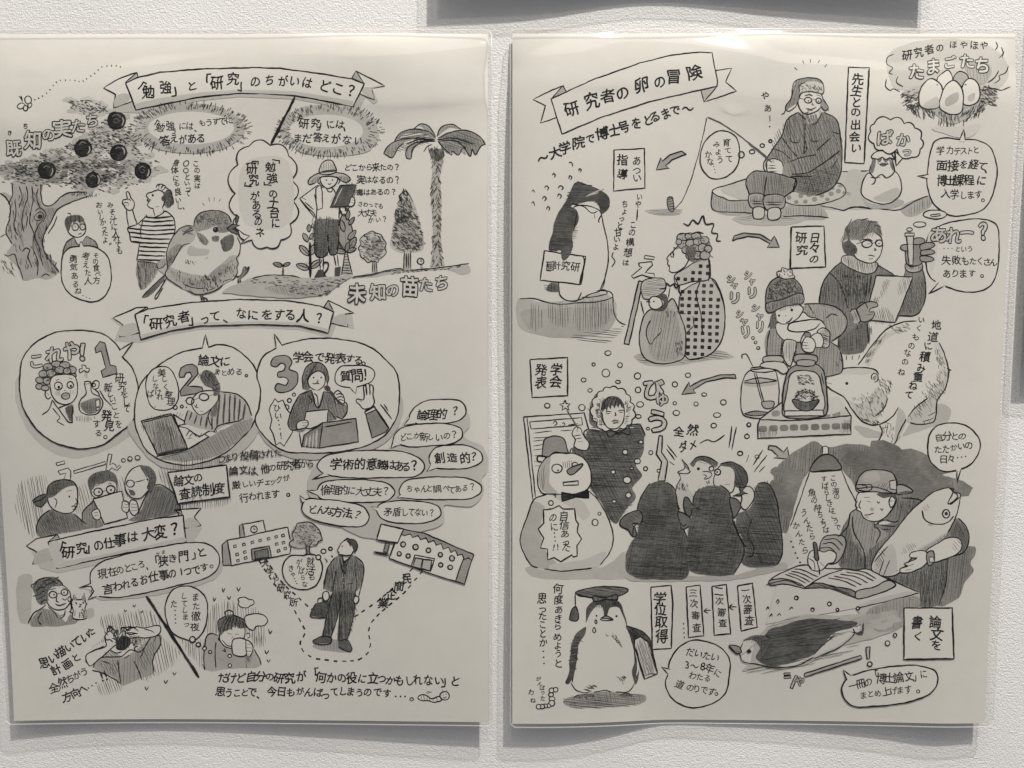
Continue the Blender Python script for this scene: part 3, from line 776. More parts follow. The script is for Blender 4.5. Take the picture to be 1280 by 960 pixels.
RIGHT_DRAWINGS = """
P egg_adventure_banner 6
v 640 40 4
e 1 1.1 258,268 200,290 105,338 168,368 142,455 232,425
e .7 1 255,268 195,335 272,300
e 1 1.1 1020,192 1098,182 1068,250 1122,296 962,350 1000,280
e .78 1 945,290 1028,268 960,350
e 1 1.2 195,335 400,240 640,155 800,115 940,100 1000,105 1028,250 1025,272 940,290 700,345 450,425 250,510
t 19.5 298,385 400,345 480,320 552,305 648,265 738,250 808,225 912,205|研究者の卵の冒険
t 16 155,632 215,605 265,580 332,555 392,535 452,508 512,492 560,475 622,458 680,440 715,425 768,408 815,392 880,385|～大学院で博士号をとるまで～
P hot_guidance_sign 2
v 640 40 4
e 1 1.2 510,590 662,583 665,780 508,795
u 14 625,645 625,695 625,730|あつい
u 14.5 552,640 552,712|指導
P process_arrow 0 grey arrow pointing down left below the fishing line
v 640 40 4
e .66 1.2 872,612 848,595 790,615 752,645 745,628 722,690 785,682 768,668 800,640 868,612
P process_arrow 0 grey arrow curving right towards the daily research sign
v 900 250 4
e .66 1.2 62,205 70,180 120,165 200,172 255,205 272,180 296,236 236,238 250,218 200,190 140,182 85,195
P process_arrow 0 long grey arrow pointing left under the snow
v 640 440 4
e .66 1.2 1115,112 1120,132 1060,130 970,150 905,188 918,205 850,212 885,150 890,172 950,140 1040,115
P process_arrow 0 small arrow pointing at the desk lamp
v 920 380 4
e .72 1.2 165,708 200,712 238,740 258,715 265,775 190,770 210,760 180,732 160,728
P fishing_rod_drawing 4
v 640 40 4
S .35 1.6 978,425 1060,465 1160,535 1275,625
s .8 975,428 930,620 880,780 845,850 808,890
f .82 665,895 760,885 850,895 840,910 780,918 690,908
h .6 4 5 665,893 850,890 840,912 700,910
b .6 1 778,830 800,825 808,860 805,898 785,890
S .12 1.8 780,838 800,832 / 780,850 803,845 / 782,862 805,857 / 784,874 806,870 / 788,886 808,882
P ice_floe_drawing 0
v 860 60 4.3625
f .88 180,770 320,715 340,680 850,670 980,680 1040,840 1000,875 860,880 700,880 340,840
f .74 132,780 150,800 230,830 340,835 350,900 135,885
f .76 520,870 720,860 760,925 520,915
f .82 240,930 350,905 520,915 640,930 600,955 300,960
s 1 325,712 220,745 132,778 150,802 190,815 230,832 330,828 / 132,780 135,880 240,895 350,900 / 835,675 985,670 / 720,860 780,870 850,885 890,868 990,875 1050,870 / 520,920 640,915 768,925
h .6 88 9 140,805 230,835 330,835 335,895 140,880
h .6 88 10 530,880 720,870 740,920 530,912
h .6 5 7 360,905 520,915 600,930 400,940 260,935
v 1060 30 3.84
f .86 0,705 60,705 100,850 60,870 0,870
f .76 250,885 400,825 400,870 290,925
h .8 90 8 290,880 400,830 400,870 290,920
s 1 0,885 60,878 130,885 250,890 320,850 385,825
P polka_dot_cushion_drawing 2
v 860 60 4.3625
b .9 1 525,800 600,780 700,795 780,745 830,740 860,770 855,800 800,830 700,855 580,855 530,835
o .58 0 550,815 14,14 / 590,840 13,11 / 615,805 14,14 / 660,800 16,13 / 690,825 15,14 / 640,838 13,12 / 730,805 13,12 / 780,795 15,13 / 820,780 14,14 / 830,752 12,9 / 760,825 13,10 / 850,790 8,10 / 790,765 10,9
s .9 860,785 890,795 / 862,795 885,805
P fishing_mentor_drawing 5
v 860 60 4.3625
f .58 545,385 600,350 640,370 700,385 740,350 800,385 830,450 838,600 830,690 780,770 700,805 600,785 560,700 480,690 420,640 450,570 510,480
f .5 560,690 700,700 830,640 830,690 780,765 700,800 580,780
h .75 70 9 545,385 740,350 830,450 838,600 800,740 700,800 570,690 450,570
h .75 10 6 600,700 820,650 780,760 700,800 590,775
s 1.1 600,350 545,385 510,480 450,570 415,625 415,660 430,680 / 740,350 805,385 828,460 840,600 830,690 790,760 700,805 / 510,485 550,540 600,600 / 560,690 650,680 720,640 830,560 / 555,620 610,600 700,580 / 545,390 560,370 / 600,350 640,390 690,415 735,350 / 560,700 680,700 / 640,410 632,580 / 640,500 645,560 625,580 / 700,560 780,490 / 830,470 790,460
s .9 555,490 560,510 605,515 605,495 / 670,490 680,510 715,505 / 780,660 820,600 / 470,550 520,570 560,610
f .8 640,390 700,365 690,400 660,415
h .8 85 5 640,385 705,360 690,400 650,415
b 1 1 600,290 610,330 640,360 690,350 725,320 735,270 700,230 620,240
f .55 570,220 590,180 650,162 720,180 742,220 735,245 690,235 610,250 600,290 560,320 525,350 560,270
f .86 612,240 610,210 650,185 710,185 742,210 735,245 680,235
f .6 735,280 765,330 745,345 722,320
s 1 570,220 580,185 650,162 720,175 742,215 735,250 680,238 620,248 600,290 / 568,220 565,270 530,325 545,345 585,320 600,290 / 530,330 525,355 508,362 / 735,275 765,325 750,342 722,315 / 610,240 605,205 640,188 / 765,330 768,345
n .8 6 60 60 30 615,205 700,190 740,215 730,240 620,240
o - 1.2 655,285 20,16 / 712,287 15,15
l 1.1 675,282 697,284 / 635,280 605,272
o .05 .1 657,288 4,4 / 712,290 4,4
s 1.1 635,262 660,255 680,262 / 700,255 725,262 / 680,295 675,308 690,312 / 645,330 675,335 700,322 / 650,340 680,342
f .3 640,352 660,345 650,362
b 1 1 430,640 430,620 460,605 510,620 522,660 515,690 470,705 440,690 430,665
s .9 440,640 475,640 / 435,655 480,655 / 440,672 485,672 / 450,690 490,690 / 460,610 470,625
f .6 522,640 560,630 565,690 520,690
S .35 1.6 330,520 460,625
b .56 1.1 355,675 430,675 540,700 590,720 580,770 520,820 525,860 345,860 335,800 315,730
h .8 85 7 355,680 540,705 580,770 525,800 340,800 320,730
s 1 430,700 415,790 425,850 / 590,700 570,780 540,800
b .72 1 335,800 410,800 415,840 415,870 345,870 330,840
b .72 1 415,810 500,800 530,820 520,870 425,880
b .9 1 358,872 412,872 412,925 362,928
b .9 1 440,878 500,875 500,928 442,935
h .7 88 6 340,810 525,810 520,850 340,850
s .9 345,835 405,838 / 425,842 515,840 / 350,850 410,850 / 430,855 510,855
P mentor_thought_bubble 6
v 860 60 4.3625
b 1 1.2 160,455 100,500 68,580 70,640 100,690 130,712 200,705 255,665 280,600 280,540 260,485 215,455
o - 1.2 290,582 17,17 / 350,566 15,12 / 405,532 12,10 / 450,507 9,8
u 10.5 210,515 215,550 222,575 225,605|育てて
u 10.5 155,525 162,552 170,582 175,610|みよう
u 10.5 112,580 122,620|かな
o .1 .1 140,645 3,3 / 145,662 3,3 / 148,680 3,3
P greeting_lettering 0
v 860 60 4.3625
u 12 420,260 435,330|やあ
S .1 2.2 446,368 447,400
o .1 .1 446,428 4,4
P surprise_mark_drawing 0
l 1.3 582,105 596,120 / 626,68 632,85 / 668,60 668,80 / 718,65 708,82 / 758,88 744,104
P meeting_mentor_sign 2
v 860 60 4.3625
e 1 1.3 875,105 988,108 960,630 855,625
L .12 1.8 988,108 960,630
u 15 925,172 920,235 918,295 915,350 915,418 908,485 915,545|先生との出会い
P hatching_egg_drawing 3
v 1060 30 3.84
f .74 60,830 100,860 180,865 240,840 270,850 260,870 200,885 100,880
b 1 1.1 100,715 130,735 160,720 185,740 215,705 240,720 256,770 250,820 210,855 160,864 100,845 65,815 70,760
f .82 120,835 160,815 240,785 248,815 210,848 160,855
b 1 1.1 105,710 118,660 125,640 205,645 220,690 222,710 185,740 160,722 130,738
f .45 105,708 118,655 130,640 130,690 115,720
f .45 200,645 215,680 222,708 205,690
f .4 130,640 165,640 155,665 / 165,640 205,645 180,665
f .35 150,672 160,665 192,672 180,682 160,682
s 1 140,662 152,660 / 180,662 190,664 / 150,675 195,674
o .05 .1 146,668 3,3 / 190,670 3,3
b 1 1.1 112,640 130,615 170,610 210,625 222,650 200,642 180,650 165,638 145,648
s 1.1 108,735 130,742 125,765 112,770 / 130,740 155,735 / 165,720 185,740
P hatching_sound_cloud 8
v 1060 30 3.84
z 1 1.2 125,480 205,460 270,478 320,500 350,550 345,600 305,640 235,600 165,605 125,575 110,515
e 1 1.2 225,610 232,680 262,645
x 21 1 1 175,548|ぱ
x 20 1 1 265,558|か
x 15 1 1 282,612|っ
P egg_nest_drawing 2
v 1060 30 3.84
f .86 190,150 300,90 600,80 740,150 770,250 700,320 400,300 230,310 190,220
f .8 260,330 350,370 500,480 640,400 720,350 640,300 330,300
f .72 560,200 650,170 690,230 640,290
n .9 9 -20 20 60 250,330 350,300 350,400 280,410
n .9 10 60 20 40 280,390 360,380 420,420 400,460 330,450
n .9 10 88 12 46 400,420 540,430 530,490 440,490
n .9 10 120 20 50 540,410 640,380 660,420 560,470
n .9 9 20 25 50 630,310 720,320 710,390 640,380
n .9 8 25 25 30 640,300 700,300 720,340 650,350
b 1 1 455,235 480,222 500,250 500,290 460,320 430,300 430,260
b .7 1 510,250 535,228 570,240 578,275 540,300 505,280
b 1 1.1 400,262 360,290 340,350 348,395 390,408 435,398 455,340 445,290
b 1 1.1 580,262 555,285 545,330 555,385 590,390 628,365 632,310 610,270
b 1 1.1 505,270 470,295 445,350 440,400 490,434 540,425 552,390 552,330 530,285
f .86 380,370 430,350 435,395 390,405 360,395
f .76 470,355 530,330 525,370 470,395
f .78 575,345 610,330 605,365 580,370
s .9 220,145 190,160 185,190 215,212 198,235 215,243 / 240,250 232,280 265,300 / 185,265 180,300 205,320 215,310 250,325 / 710,85 718,105 705,125 / 735,110 745,140 725,165 / 750,130 740,165 / 770,200 755,235 725,250 730,265 700,285 / 725,225 700,260 670,280 / 640,320 690,310 740,318 / 735,320 780,300
t 13 285,150 338,138 390,122 440,115|研究者の
t 12 505,100 555,100 605,102 652,102|ほやほや
x 21 1 1 328,230 408,205|たま
x 18 1 1 488,185|ご
x 21 1 1 572,180 645,200|たち
l 1 555,460 555,490
P admission_bubble 4
v 1060 30 3.84
f .94 400,500 560,490 640,480 580,545
b 1 1.2 415,565 455,548 548,555 620,558 680,590 715,690 700,800 660,880 590,912 490,918 410,860 380,770 385,680 400,600
g 1 535,565 556,505 562,565
l 1.2 536,555 556,505 562,557
g 1 395,722 335,730 395,742
l 1.2 388,722 333,730 384,742
t 13.5 445,608 490,605 525,612 555,608 585,608 615,605|学力テストと
t 13.5 452,680 505,680 555,675 602,675 645,682 672,695|面接を経て、
t 13.5 450,752 490,752 528,752 580,750 640,752|博士課程に
t 13 470,815 512,820 555,822 590,822 625,820|入学します
o - 1 648,846 7,7
P scolded_penguin_drawing 2
v 640 200 3.693
f .82 30,640 130,655 230,650 320,640 400,615 470,640 480,720 440,790 100,800 35,770
f .74 40,700 130,690 480,700 440,790 100,798
s 1 35,640 100,640 200,665 300,660 420,650 465,630 455,610 400,600 / 465,630 475,720 500,750 525,760
h .8 90 9 90,660 130,670 130,790 80,780
h .8 90 7 170,660 260,665 250,770 180,760
h .8 90 6 290,670 450,650 440,760 300,790
h .8 6 8 260,810 500,770 520,760 480,830 380,845
h .7 4 5 145,575 225,605 220,612 150,600
b 1 1 290,215 265,280 240,400 215,540 225,625 260,650 310,645 360,620 410,600 435,520 445,440 440,380 420,290 400,230
f .2 300,100 350,115 420,145 450,180 450,215 415,250 400,210 380,190 310,200 270,215 300,230 305,290 280,330 280,400 260,455 235,465 230,420 195,420 170,415 185,340 205,260 255,180 270,140
h .9 3 4 310,100 350,115 440,170 450,215 415,245 390,200 300,200 270,215 300,240 280,400 175,415 185,340 230,220 270,140
S .85 .9 345,165 380,150 420,135 / 340,168 400,150
l 1 255,150 290,155 / 252,165 285,172 / 340,165 425,135
s 1 300,98 330,112 370,118 / 275,200 330,215 370,245 395,235 / 395,180 385,175 / 415,250 400,280 405,290 / 380,250 382,270 / 420,290 440,380 445,450 430,540 405,600 / 300,240 285,330 / 215,590 225,630 260,650 300,650 320,610 / 320,635 370,632 440,615 430,600 390,605
f .3 180,565 215,575 220,605 160,600
e 1 1.2 150,418 235,432 340,445 315,575 230,565 130,555
S .15 1.8 340,447 318,575
s 1 290,440 330,448 310,575
f .25 235,400 280,400 265,440 240,465 228,455
t 11.5 175,490 207,486 248,488 292,495|画計究研
l 1.1 165,470 160,510 180,515
s 1.1 262,15 268,8 278,15 280,32 / 308,52 310,40 320,45 316,58 / 185,70 192,62 200,70 196,82 / 262,88 265,72 275,78 270,92 / 150,130 158,118 170,128 162,140 / 212,130 222,118 236,128 228,138 / 210,170 215,155 228,165 220,178 / 140,180 148,168 158,178 150,190 / 92,148 98,138 105,150 / 90,200 98,192 105,212 / 160,228 165,215 175,222 170,236
P strict_comment_lettering 3
v 640 200 3.693
u 10 588,170 582,205|いや
s 1.2 580,225 575,280
u 11 558,300 555,335 545,380 535,428 525,475|この構想は
P strict_comment_lettering 3
u 10.5 520,205 518,240 505,280 495,322 485,358 480,400|ちょっと甘いよ
s 1.2 468,425 462,445 475,465 460,495
P surprised_student_drawing 2
v 640 200 3.693
f .8 560,905 620,890 960,880 1025,910 900,925 740,950 620,945
h .8 6 7 560,905 700,900 620,945 / 760,940 960,880 1020,905 900,925
e 1 1.1 615,440 658,448 655,460 610,455
e 1 1.1 585,475 645,470 648,485 615,520 655,525 660,545 625,540 600,530 560,545 552,535 600,495 588,490
e .8 1.3 585,558 605,562 540,852 518,848
b .84 1 785,610 870,560 920,545 960,600 982,690 980,780 960,850 900,905 820,920 800,905 790,800 770,700
b .84 1 750,535 800,500 850,470 905,455 915,500 910,550 840,560 760,575
Q 9 8.6 .2 760,540 910,465 912,550 770,575
Q 9 8.6 .2 785,600 930,560 985,720 960,850 850,915 810,905 800,800 780,690
s 1 920,545 960,610 982,700 978,790 955,855 900,905 820,920 / 870,560 850,620 870,700 880,800 / 752,540 765,575 760,600 / 905,455 912,500 908,560
b 1 1 765,400 740,425 715,455 722,465 718,480 728,495 725,510 740,520 800,490 820,430 800,390
f .5 775,400 790,360 850,340 900,370 915,430 880,460 830,470 810,430
o .72 .9 785,358 24,20 / 820,352 22,16 / 850,350 22,16 / 790,390 26,20 / 825,385 24,18 / 860,378 24,18 / 890,370 20,18 / 805,415 22,18 / 845,410 24,20 / 880,405 22,20 / 905,410 18,16 / 820,440 18,20 / 855,440 24,18 / 890,440 24,20 / 770,378 14,14
n .8 6 60 60 50 780,360 880,350 910,430 830,460 800,420
s 1 770,345 800,338 830,345 / 835,340 860,332 885,340 / 910,375 918,400 / 915,440 930,450 / 895,350 908,360
f .4 805,400 850,410 830,465 805,440
o - 1 740,437 7,12
s 1.2 745,402 770,410 / 745,410 760,412 / 720,490 730,485 / 742,428 745,450
v 640 200 3.693
b .78 1.1 640,690 690,690 740,640 770,700 800,790 802,860 790,915 740,935 660,938 610,910 590,860 592,780 610,720
f .7 650,700 740,690 780,800 780,900 700,930 640,900
b .86 1 605,560 650,545 700,550 710,590 700,610 640,640 610,640 595,600
h .7 8 5 605,565 700,555 705,605 600,625
f .25 640,690 700,697 720,665 715,625 690,618 640,640 660,630 700,650 690,680
b 1 1 632,650 650,630 685,640 695,670 670,688 640,680
f .2 680,620 712,625 720,660 700,695 640,692 690,680 700,650
o .05 .1 655,653 4,4
s 1.2 620,655 632,652 638,660 / 618,640 628,645
s 1.1 640,740 625,770 620,810 640,850 655,830 690,790 685,775 / 595,650 608,710 / 720,640 730,590 / 760,700 800,710
n .8 6 88 20 26 750,840 790,840 790,900 760,900
n .8 6 88 20 12 710,700 770,700 760,720 720,720
s .9 840,765 805,800 / 835,720 840,765
s 1.4 680,595 710,590 715,568 730,582 748,570 755,590 772,580 770,605 785,625
s 1.4 790,292 815,302 835,275 858,295 882,258 895,295 930,295 922,335 950,340 945,372 965,375
P daily_research_sign 2
v 900 250 4
e 1 1.3 358,135 520,130 528,335 350,342
L .12 1.8 355,135 352,342 528,335
u 14.5 475,190 472,240 472,295|日々の
u 14.5 405,190 410,252|研究
P crunching_sound_lettering 3
v 900 250 4
x 12 1 .9 140,375|シ
x 11 1 .9 160,405|ャ
x 16 1 .9 160,465|リ
x 12 1 .9 55,395|シ
x 11 1 .9 72,425|ャ
x 17 1 .9 72,490|リ
x 12 1 .9 178,540|シ
x 12 1 .9 198,580|ャ
x 16 1 .9 200,635|リ
x 12 1 .9 98,570|シ
x 12 1 .9 120,605|ャ
x 16 1 .9 128,660|リ
o 1 1 165,690 7,7 / 178,712 7,7 / 191,740 8,7
P polar_bear_drawing 2
v 920 380 4
f .8 590,610 720,640 800,690 870,600 1000,500 1070,520 1060,590 960,620 830,660 640,660
f 1 900,82 830,92 760,122 700,180 650,250 600,312 540,325 500,340 440,375 445,405 540,468 590,540 640,592 690,606 718,604 730,640 712,685 700,700 745,706 790,700 820,640 850,580 880,600 930,602 990,588 1000,540 1005,490 1045,425 1062,330 1040,250 1012,188 960,108
f .93 1000,185 1020,205 1042,250 1062,330 1045,425 1005,490 1000,560 960,500 1010,400 1020,300 990,200
f .86 1058,340 1045,425 1005,490 990,585 930,600 870,592 850,585 900,520 960,480 1010,420
f .9 650,260 700,190 760,140 830,110 820,130 740,190 690,260 660,320
f .88 560,480 610,500 680,450 700,420 760,470 720,555 690,590 640,588 600,545
f .92 480,350 560,322 640,318 700,335 660,350 560,350
f .84 815,520 850,560 830,640 795,690 800,600
s 1.2 905,84 830,92 760,122 700,182 650,250 610,305 / 1014,192 1042,250 1062,330 1050,415 1008,480 1000,550 988,588 925,602 870,594
s 1.2 440,375 500,335 560,320 640,318 700,332 715,352 / 440,402 480,430 540,467 580,525 630,585 690,606 718,602
s 1.1 718,602 730,640 715,680 697,700 / 705,690 745,706 790,700 815,645 850,575 / 860,565 900,515 960,470 / 812,515 785,560 745,590 715,602 / 760,470 740,520 700,560
s 1.1 682,380 676,360 690,345 710,358 706,384 690,390 / 1055,320 1076,332 1060,325 1068,345 / 735,690 740,700 / 755,692 760,702 / 940,590 945,600 / 965,585 970,595
f .6 684,365 700,355 702,378 690,384
n .6 7 60 25 90 570,475 680,430 765,465 725,560 640,590
n .6 9 60 20 70 960,390 1055,320 1045,425 1000,500 930,560 860,580
n .8 8 60 20 34 715,370 780,380 765,450 715,430
n .7 8 20 20 20 770,110 860,88 870,130 800,150
n .7 8 125 15 30 640,270 720,160 760,140 700,220 650,310
n .7 8 70 20 20 1015,230 1030,250 1050,330 1010,330 990,240
n .8 6 40 30 24 620,570 720,590 700,610
n .7 7 75 15 20 730,610 800,600 780,690 725,690
h .7 65 10 940,480 1000,400 1010,440 900,560
s .7 1000,540 960,560 / 990,570 930,590 / 760,600 750,650
o .05 .1 554,397 8,8
f .1 436,366 454,370 452,384 440,386
s 1 460,350 472,345 / 740,590 770,600 / 735,620 760,615 / 450,392 480,400
u 12.5 1002,105 985,165|地道
u 13 962,210 945,265 925,320 910,365 885,410 865,455|に積み重ねて
u 10.5 928,80 915,120 898,165 878,210 858,245 845,290 828,340|いくものなのね
P failure_bubble 6
v 1060 30 3.84
s 1 360,915 375,900 430,895 470,910 455,930 400,935 365,920
v 900 250 4
b 1 1.2 1062,150 1110,125 1200,102 1330,98 1385,130 1395,230 1390,330 1360,420 1290,458 1200,455 1125,430 1050,385 1030,310 1035,200
f .94 1050,160 1090,150 1080,300 1060,360 1040,300
g 1 1080,405 1040,470 1130,430
l 1.2 1118,432 1042,470 1095,412
x 23 1 1 1095,175|あ
x 22 1 1 1168,180|れ
x 20 1 1 1235,165|ー
x 22 1 1 1315,160|？
o .1 .1 1120,242 3,3 / 1140,242 3,3 / 1160,242 3,3
t 12.5 1190,245 1220,245 1250,245|という
t 13 1132,302 1182,302 1225,305 1265,305 1300,305 1335,310 1365,312|失敗もたくさん
t 12.5 1135,368 1175,370 1215,370 1260,368|あります
o - 1 1310,380 7,7
P note_taking_researcher_drawing 3
v 900 250 4
f .48 500,530 500,480 520,400 570,340 620,300 700,350 780,320 860,370 920,400 930,350 1010,345 1028,420 1020,510 985,570 900,580 880,610 750,610 740,710 710,760 600,760 580,600
h .9 88 7 510,500 530,400 600,320 720,370 760,420 720,500 620,540 560,530
h .9 88 5 590,640 750,615 740,720 610,700
h .9 70 7 920,420 1020,380 1020,510 960,570 900,575
n 1 6 88 15 90 600,370 720,370 740,450 700,500 600,470
f .4 600,690 750,640 740,715 710,760 610,755
s 1.1 495,520 500,470 525,395 570,340 610,310 / 780,320 830,350 870,375 / 930,350 920,380 / 1012,345 1028,420 1022,510 985,572 890,580 / 545,360 600,420 640,540 / 740,375 730,480 / 755,370 745,470 / 735,610 745,720 / 590,700 605,780
b .92 1 610,285 640,275 700,290 790,320 770,360 730,370 660,345 608,310
h .9 80 5 615,280 790,320 760,365 640,335
b 1 1 640,200 660,240 680,290 740,315 770,310 800,280 812,220 800,180 700,140
f .52 612,210 620,170 640,120 700,95 760,105 800,130 808,180 780,165 740,170 700,210 690,200 660,200 640,190
h .9 115 5 620,190 650,115 740,95 805,130 800,170 700,190
s 1 640,130 660,95 / 670,110 690,92 / 700,105 740,92 / 740,110 790,110 / 770,125 805,135 / 615,180 605,210 / 650,150 640,170 / 790,140 810,175 / 620,190 610,215
f .22 625,140 640,125 650,200 680,230 685,260 650,275 620,260 612,215 640,200
n 1 5 60 60 40 620,220 680,230 680,270 630,270
o - 1.2 735,220 26,18 / 795,216 18,16
l 1.2 760,215 778,215 / 710,212 680,220
s 1.1 710,200 740,195 765,205 / 780,200 810,195 / 770,240 780,250 768,250 / 740,280 755,275 775,282 / 745,295 765,292 / 735,222 750,218 / 790,218 800,215
e .95 1.1 780,378 965,385 875,612 725,600
h .8 75 6 740,560 840,540 870,610 730,600 / 900,390 960,390 930,460 890,480 / 740,500 800,480 780,540 740,560 / 820,400 850,400 820,480 800,490
S .2 1.8 780,376 890,378 / 888,580 875,612
b .66 1 700,530 740,510 785,515 790,530 750,545 745,560 770,560 765,590 720,610 690,590 680,550
s .9 690,520 720,510 740,545 / 735,575 765,570
b .9 1 650,560 675,545 700,590 700,610 670,620
h .9 70 4 650,560 680,545 700,600 670,620
f .5 600,690 660,620 700,615 640,660 600,700 / 620,550 650,560 670,600 640,640
b .88 1 928,318 955,335 1010,320 1010,350 960,362 928,345
h .9 85 4 928,320 1010,325 1005,355 930,345
b .56 1.1 935,320 940,220 1000,215 1015,300 1005,320 970,330
b .6 1 970,195 1010,190 1025,205 1010,220 965,220
b .6 1 1000,225 1055,212 1075,225 1060,238 1005,250
b .6 1 1005,255 1060,250 1075,262 1050,272 1005,275
b .6 1 1000,282 1055,285 1070,298 1050,308 1005,305
b .6 1 945,225 910,225 902,240 915,252 945,250
e .9 1 932,172 968,172 965,325 945,325
e .97 1 925,165 972,165 972,180 926,180
s .9 935,220 965,220
o 1 1 948,148 14,9 / 998,122 32,13 / 1075,72 58,22
e 1 .9 1052,75 1100,68 1104,78 1056,84
P ice_crushing_child_drawing 8
v 900 250 4
f .64 240,650 300,640 420,530 520,520 600,550 635,600 620,660 560,710 600,740 610,850 520,885 480,830 370,770 240,790
f .7 440,530 540,540 630,600 600,680 540,700 480,620 420,580
s 1.1 250,650 235,720 235,785 / 420,520 520,520 600,548 635,600 620,660 560,705 / 550,710 595,740 610,800 608,860 520,885 / 440,520 470,570 / 310,700 305,790 / 380,700 380,780 / 530,590 560,570 590,580
b 1 1 280,620 340,600 420,560 440,580 500,600 530,640 500,680 400,710 320,700 285,660
b .9 1 325,700 380,708 372,770 350,830 318,790
h .8 88 6 330,710 378,710 360,820 325,790
b 1 1 275,560 280,600 310,620 360,610 400,580 415,540 380,520 300,530
s 1.1 240,640 255,600 270,560 / 260,645 265,600
f .35 258,570 275,560 285,610 265,645 250,640
b .5 1.1 235,550 228,500 240,430 270,395 330,380 380,400 408,440 415,500 380,510 300,530
n 1 7 60 60 120 245,440 300,395 380,400 405,460 300,490 235,500
b .62 1 230,520 300,500 410,468 418,512 330,530 240,562
h .9 82 4 230,520 410,470 418,510 240,560
b 1 1 290,380 285,360 305,355 310,338 335,345 360,350 362,370 375,385 340,395 310,392
n .8 6 60 80 18 295,385 300,350 360,350 370,385
f .2 365,518 390,512 398,525 375,528
o .05 .1 295,578 6,6 / 359,550 7,7
s 1.1 328,575 330,582 / 328,612 345,608 362,585
s 1.2 520,610 500,600 420,602 345,622 342,650 390,660 480,640 500,615
b 1 1 425,665 445,662 445,690 470,690 475,740 440,770 415,740 405,700
s .9 412,705 440,700 / 412,720 442,718 / 415,738 445,735 / 420,660 440,668
b .92 1 485,660 510,640 545,655 550,700 540,735 510,735 510,690
h .9 20 4 500,650 545,655 550,720 515,735
b 1 1 450,690 490,665 515,690 510,735 470,730
l 1.2 632,778 632,798 / 662,778 660,798 / 700,775 692,795 / 598,795 608,805 / 580,812 592,832
P ice_shaver_drawing 12
v 920 380 4
b .96 1 30,400 55,345 80,330 190,330 210,380 212,500 190,560 45,560 30,540
f .8 40,385 120,372 205,380 205,400 40,405
f .6 40,545 110,535 160,545 110,560
s 1 75,318 195,310 200,330 75,335 75,318 / 40,385 120,370 205,382 / 38,395 120,395 205,385 / 40,550 100,535 160,545 100,560 45,553
s 1.1 30,275 30,255 50,250 65,275 85,312 / 90,345 130,490 / 100,345 140,490
b .7 1 128,490 160,485 190,490 185,515 155,525 135,515
b .78 1.1 135,268 230,262 240,285 140,292
b .95 1 125,300 150,290 240,295 260,330 240,350 200,330 120,310
e .9 1.2 120,575 230,490 320,475 520,475 575,560 575,650 110,672 110,600
B 12.5 9.5 .58 125,575 180,520 470,485 555,495 570,560 350,575
B 13 10 .55 118,600 130,585 570,570 570,645 115,665
h .8 88 5 115,630 200,625 200,665 115,668 / 520,590 570,580 570,640 520,645
s 1.1 120,578 300,582 575,558
f .94 460,470 520,470 545,520 455,550
b .62 1.3 300,305 395,300 435,330 450,400 455,540 440,560 240,560 232,500 245,380 265,330
b .95 1.1 280,345 400,345 430,420 435,535 245,540 255,440
e .97 1 245,535 435,530 440,558 242,560
b .66 1.2 290,260 340,250 405,262 405,288 345,300 292,285
b .7 1 305,285 395,285 390,305 305,305
s 1 250,380 275,345 / 440,400 425,345
f .55 340,145 370,145 370,165 340,165
s 1.1 335,160 345,142 370,145 372,165
n .9 6 10 40 44 305,355 380,355 390,400 310,405
n .9 6 20 60 90 300,440 360,420 410,450 410,480 290,485
b .97 .8 292,480 310,455 350,440 390,455 412,480 380,488 320,490
n .9 6 20 60 60 300,440 360,425 405,450 405,480 300,480
b .42 1.1 282,478 350,490 415,480 400,510 375,530 330,532 295,510
h 1 88 3 285,482 350,492 412,482 395,515 330,530 300,512
b 1 1 335,185 350,165 385,175 398,205 385,240 350,240 330,220
s .9 330,190 360,195 / 330,205 362,208 / 335,222 365,222
P presentation_sign 2
v 640 440 4
e 1 1.3 90,38 278,28 278,218 100,228
L .12 1.8 278,28 278,220
u 15 222,90 218,150|学会
u 15 145,90 145,155|発表
P falling_snow_drawing 4
v 640 440 4
o 1 1 480,5 16,12 / 408,62 8,8 / 470,105 20,20 / 540,66 12,12 / 358,140 12,10 / 530,150 12,8 / 390,192 11,9 / 176,268 14,12 / 350,278 16,16 / 628,120 16,16 / 630,190 14,14 / 640,262 18,14 / 632,322 14,10 / 680,383 8,7 / 880,116 13,11 / 815,162 13,13 / 814,256 9,8 / 822,304 17,13 / 920,260 11,11 / 961,212 13,9 / 1057,252 14,13 / 1025,315 19,12 / 1009,368 14,12 / 1184,365 10,10 / 1175,422 10,13 / 1141,507 13,11 / 1225,524 11,9
v 920 380 4
o 1 1 65,603 9,9 / 55,662 12,11 / 20,748 12,10
P presenter_drawing 2
v 640 440 4
e 1 1.2 58,325 360,305 385,390 330,560 150,720 105,740
s 1.1 75,325 118,730
e 1 1 88,350 348,328 352,365 95,385
s .9 205,360 215,345 225,358 212,370 / 250,360 258,352 265,362 255,370 / 240,368 245,368 / 280,365 330,358
l .8 110,405 200,395 / 105,430 190,425 / 240,395 300,390 / 105,445 160,440 / 105,470 170,460 / 105,490 160,485 / 110,520 150,515 / 115,570 140,568 / 110,548 145,545
f .38 385,385 470,400 560,410 640,360 660,400 660,470 650,520 620,560 650,620 600,680 620,720 560,800 520,860 480,820 430,750 380,650 360,540 300,500 310,470 380,490 370,410
h .9 3 5 380,390 640,365 660,400 655,480 610,560 640,620 590,690 610,740 540,830 500,850 400,700 370,560
h .9 3 7 380,420 640,390 640,500 400,700
s 1.1 385,385 360,400 372,440 / 640,358 660,400 665,420 / 300,480 290,500 340,530 380,550 / 385,390 440,395 / 580,380 600,365 640,360
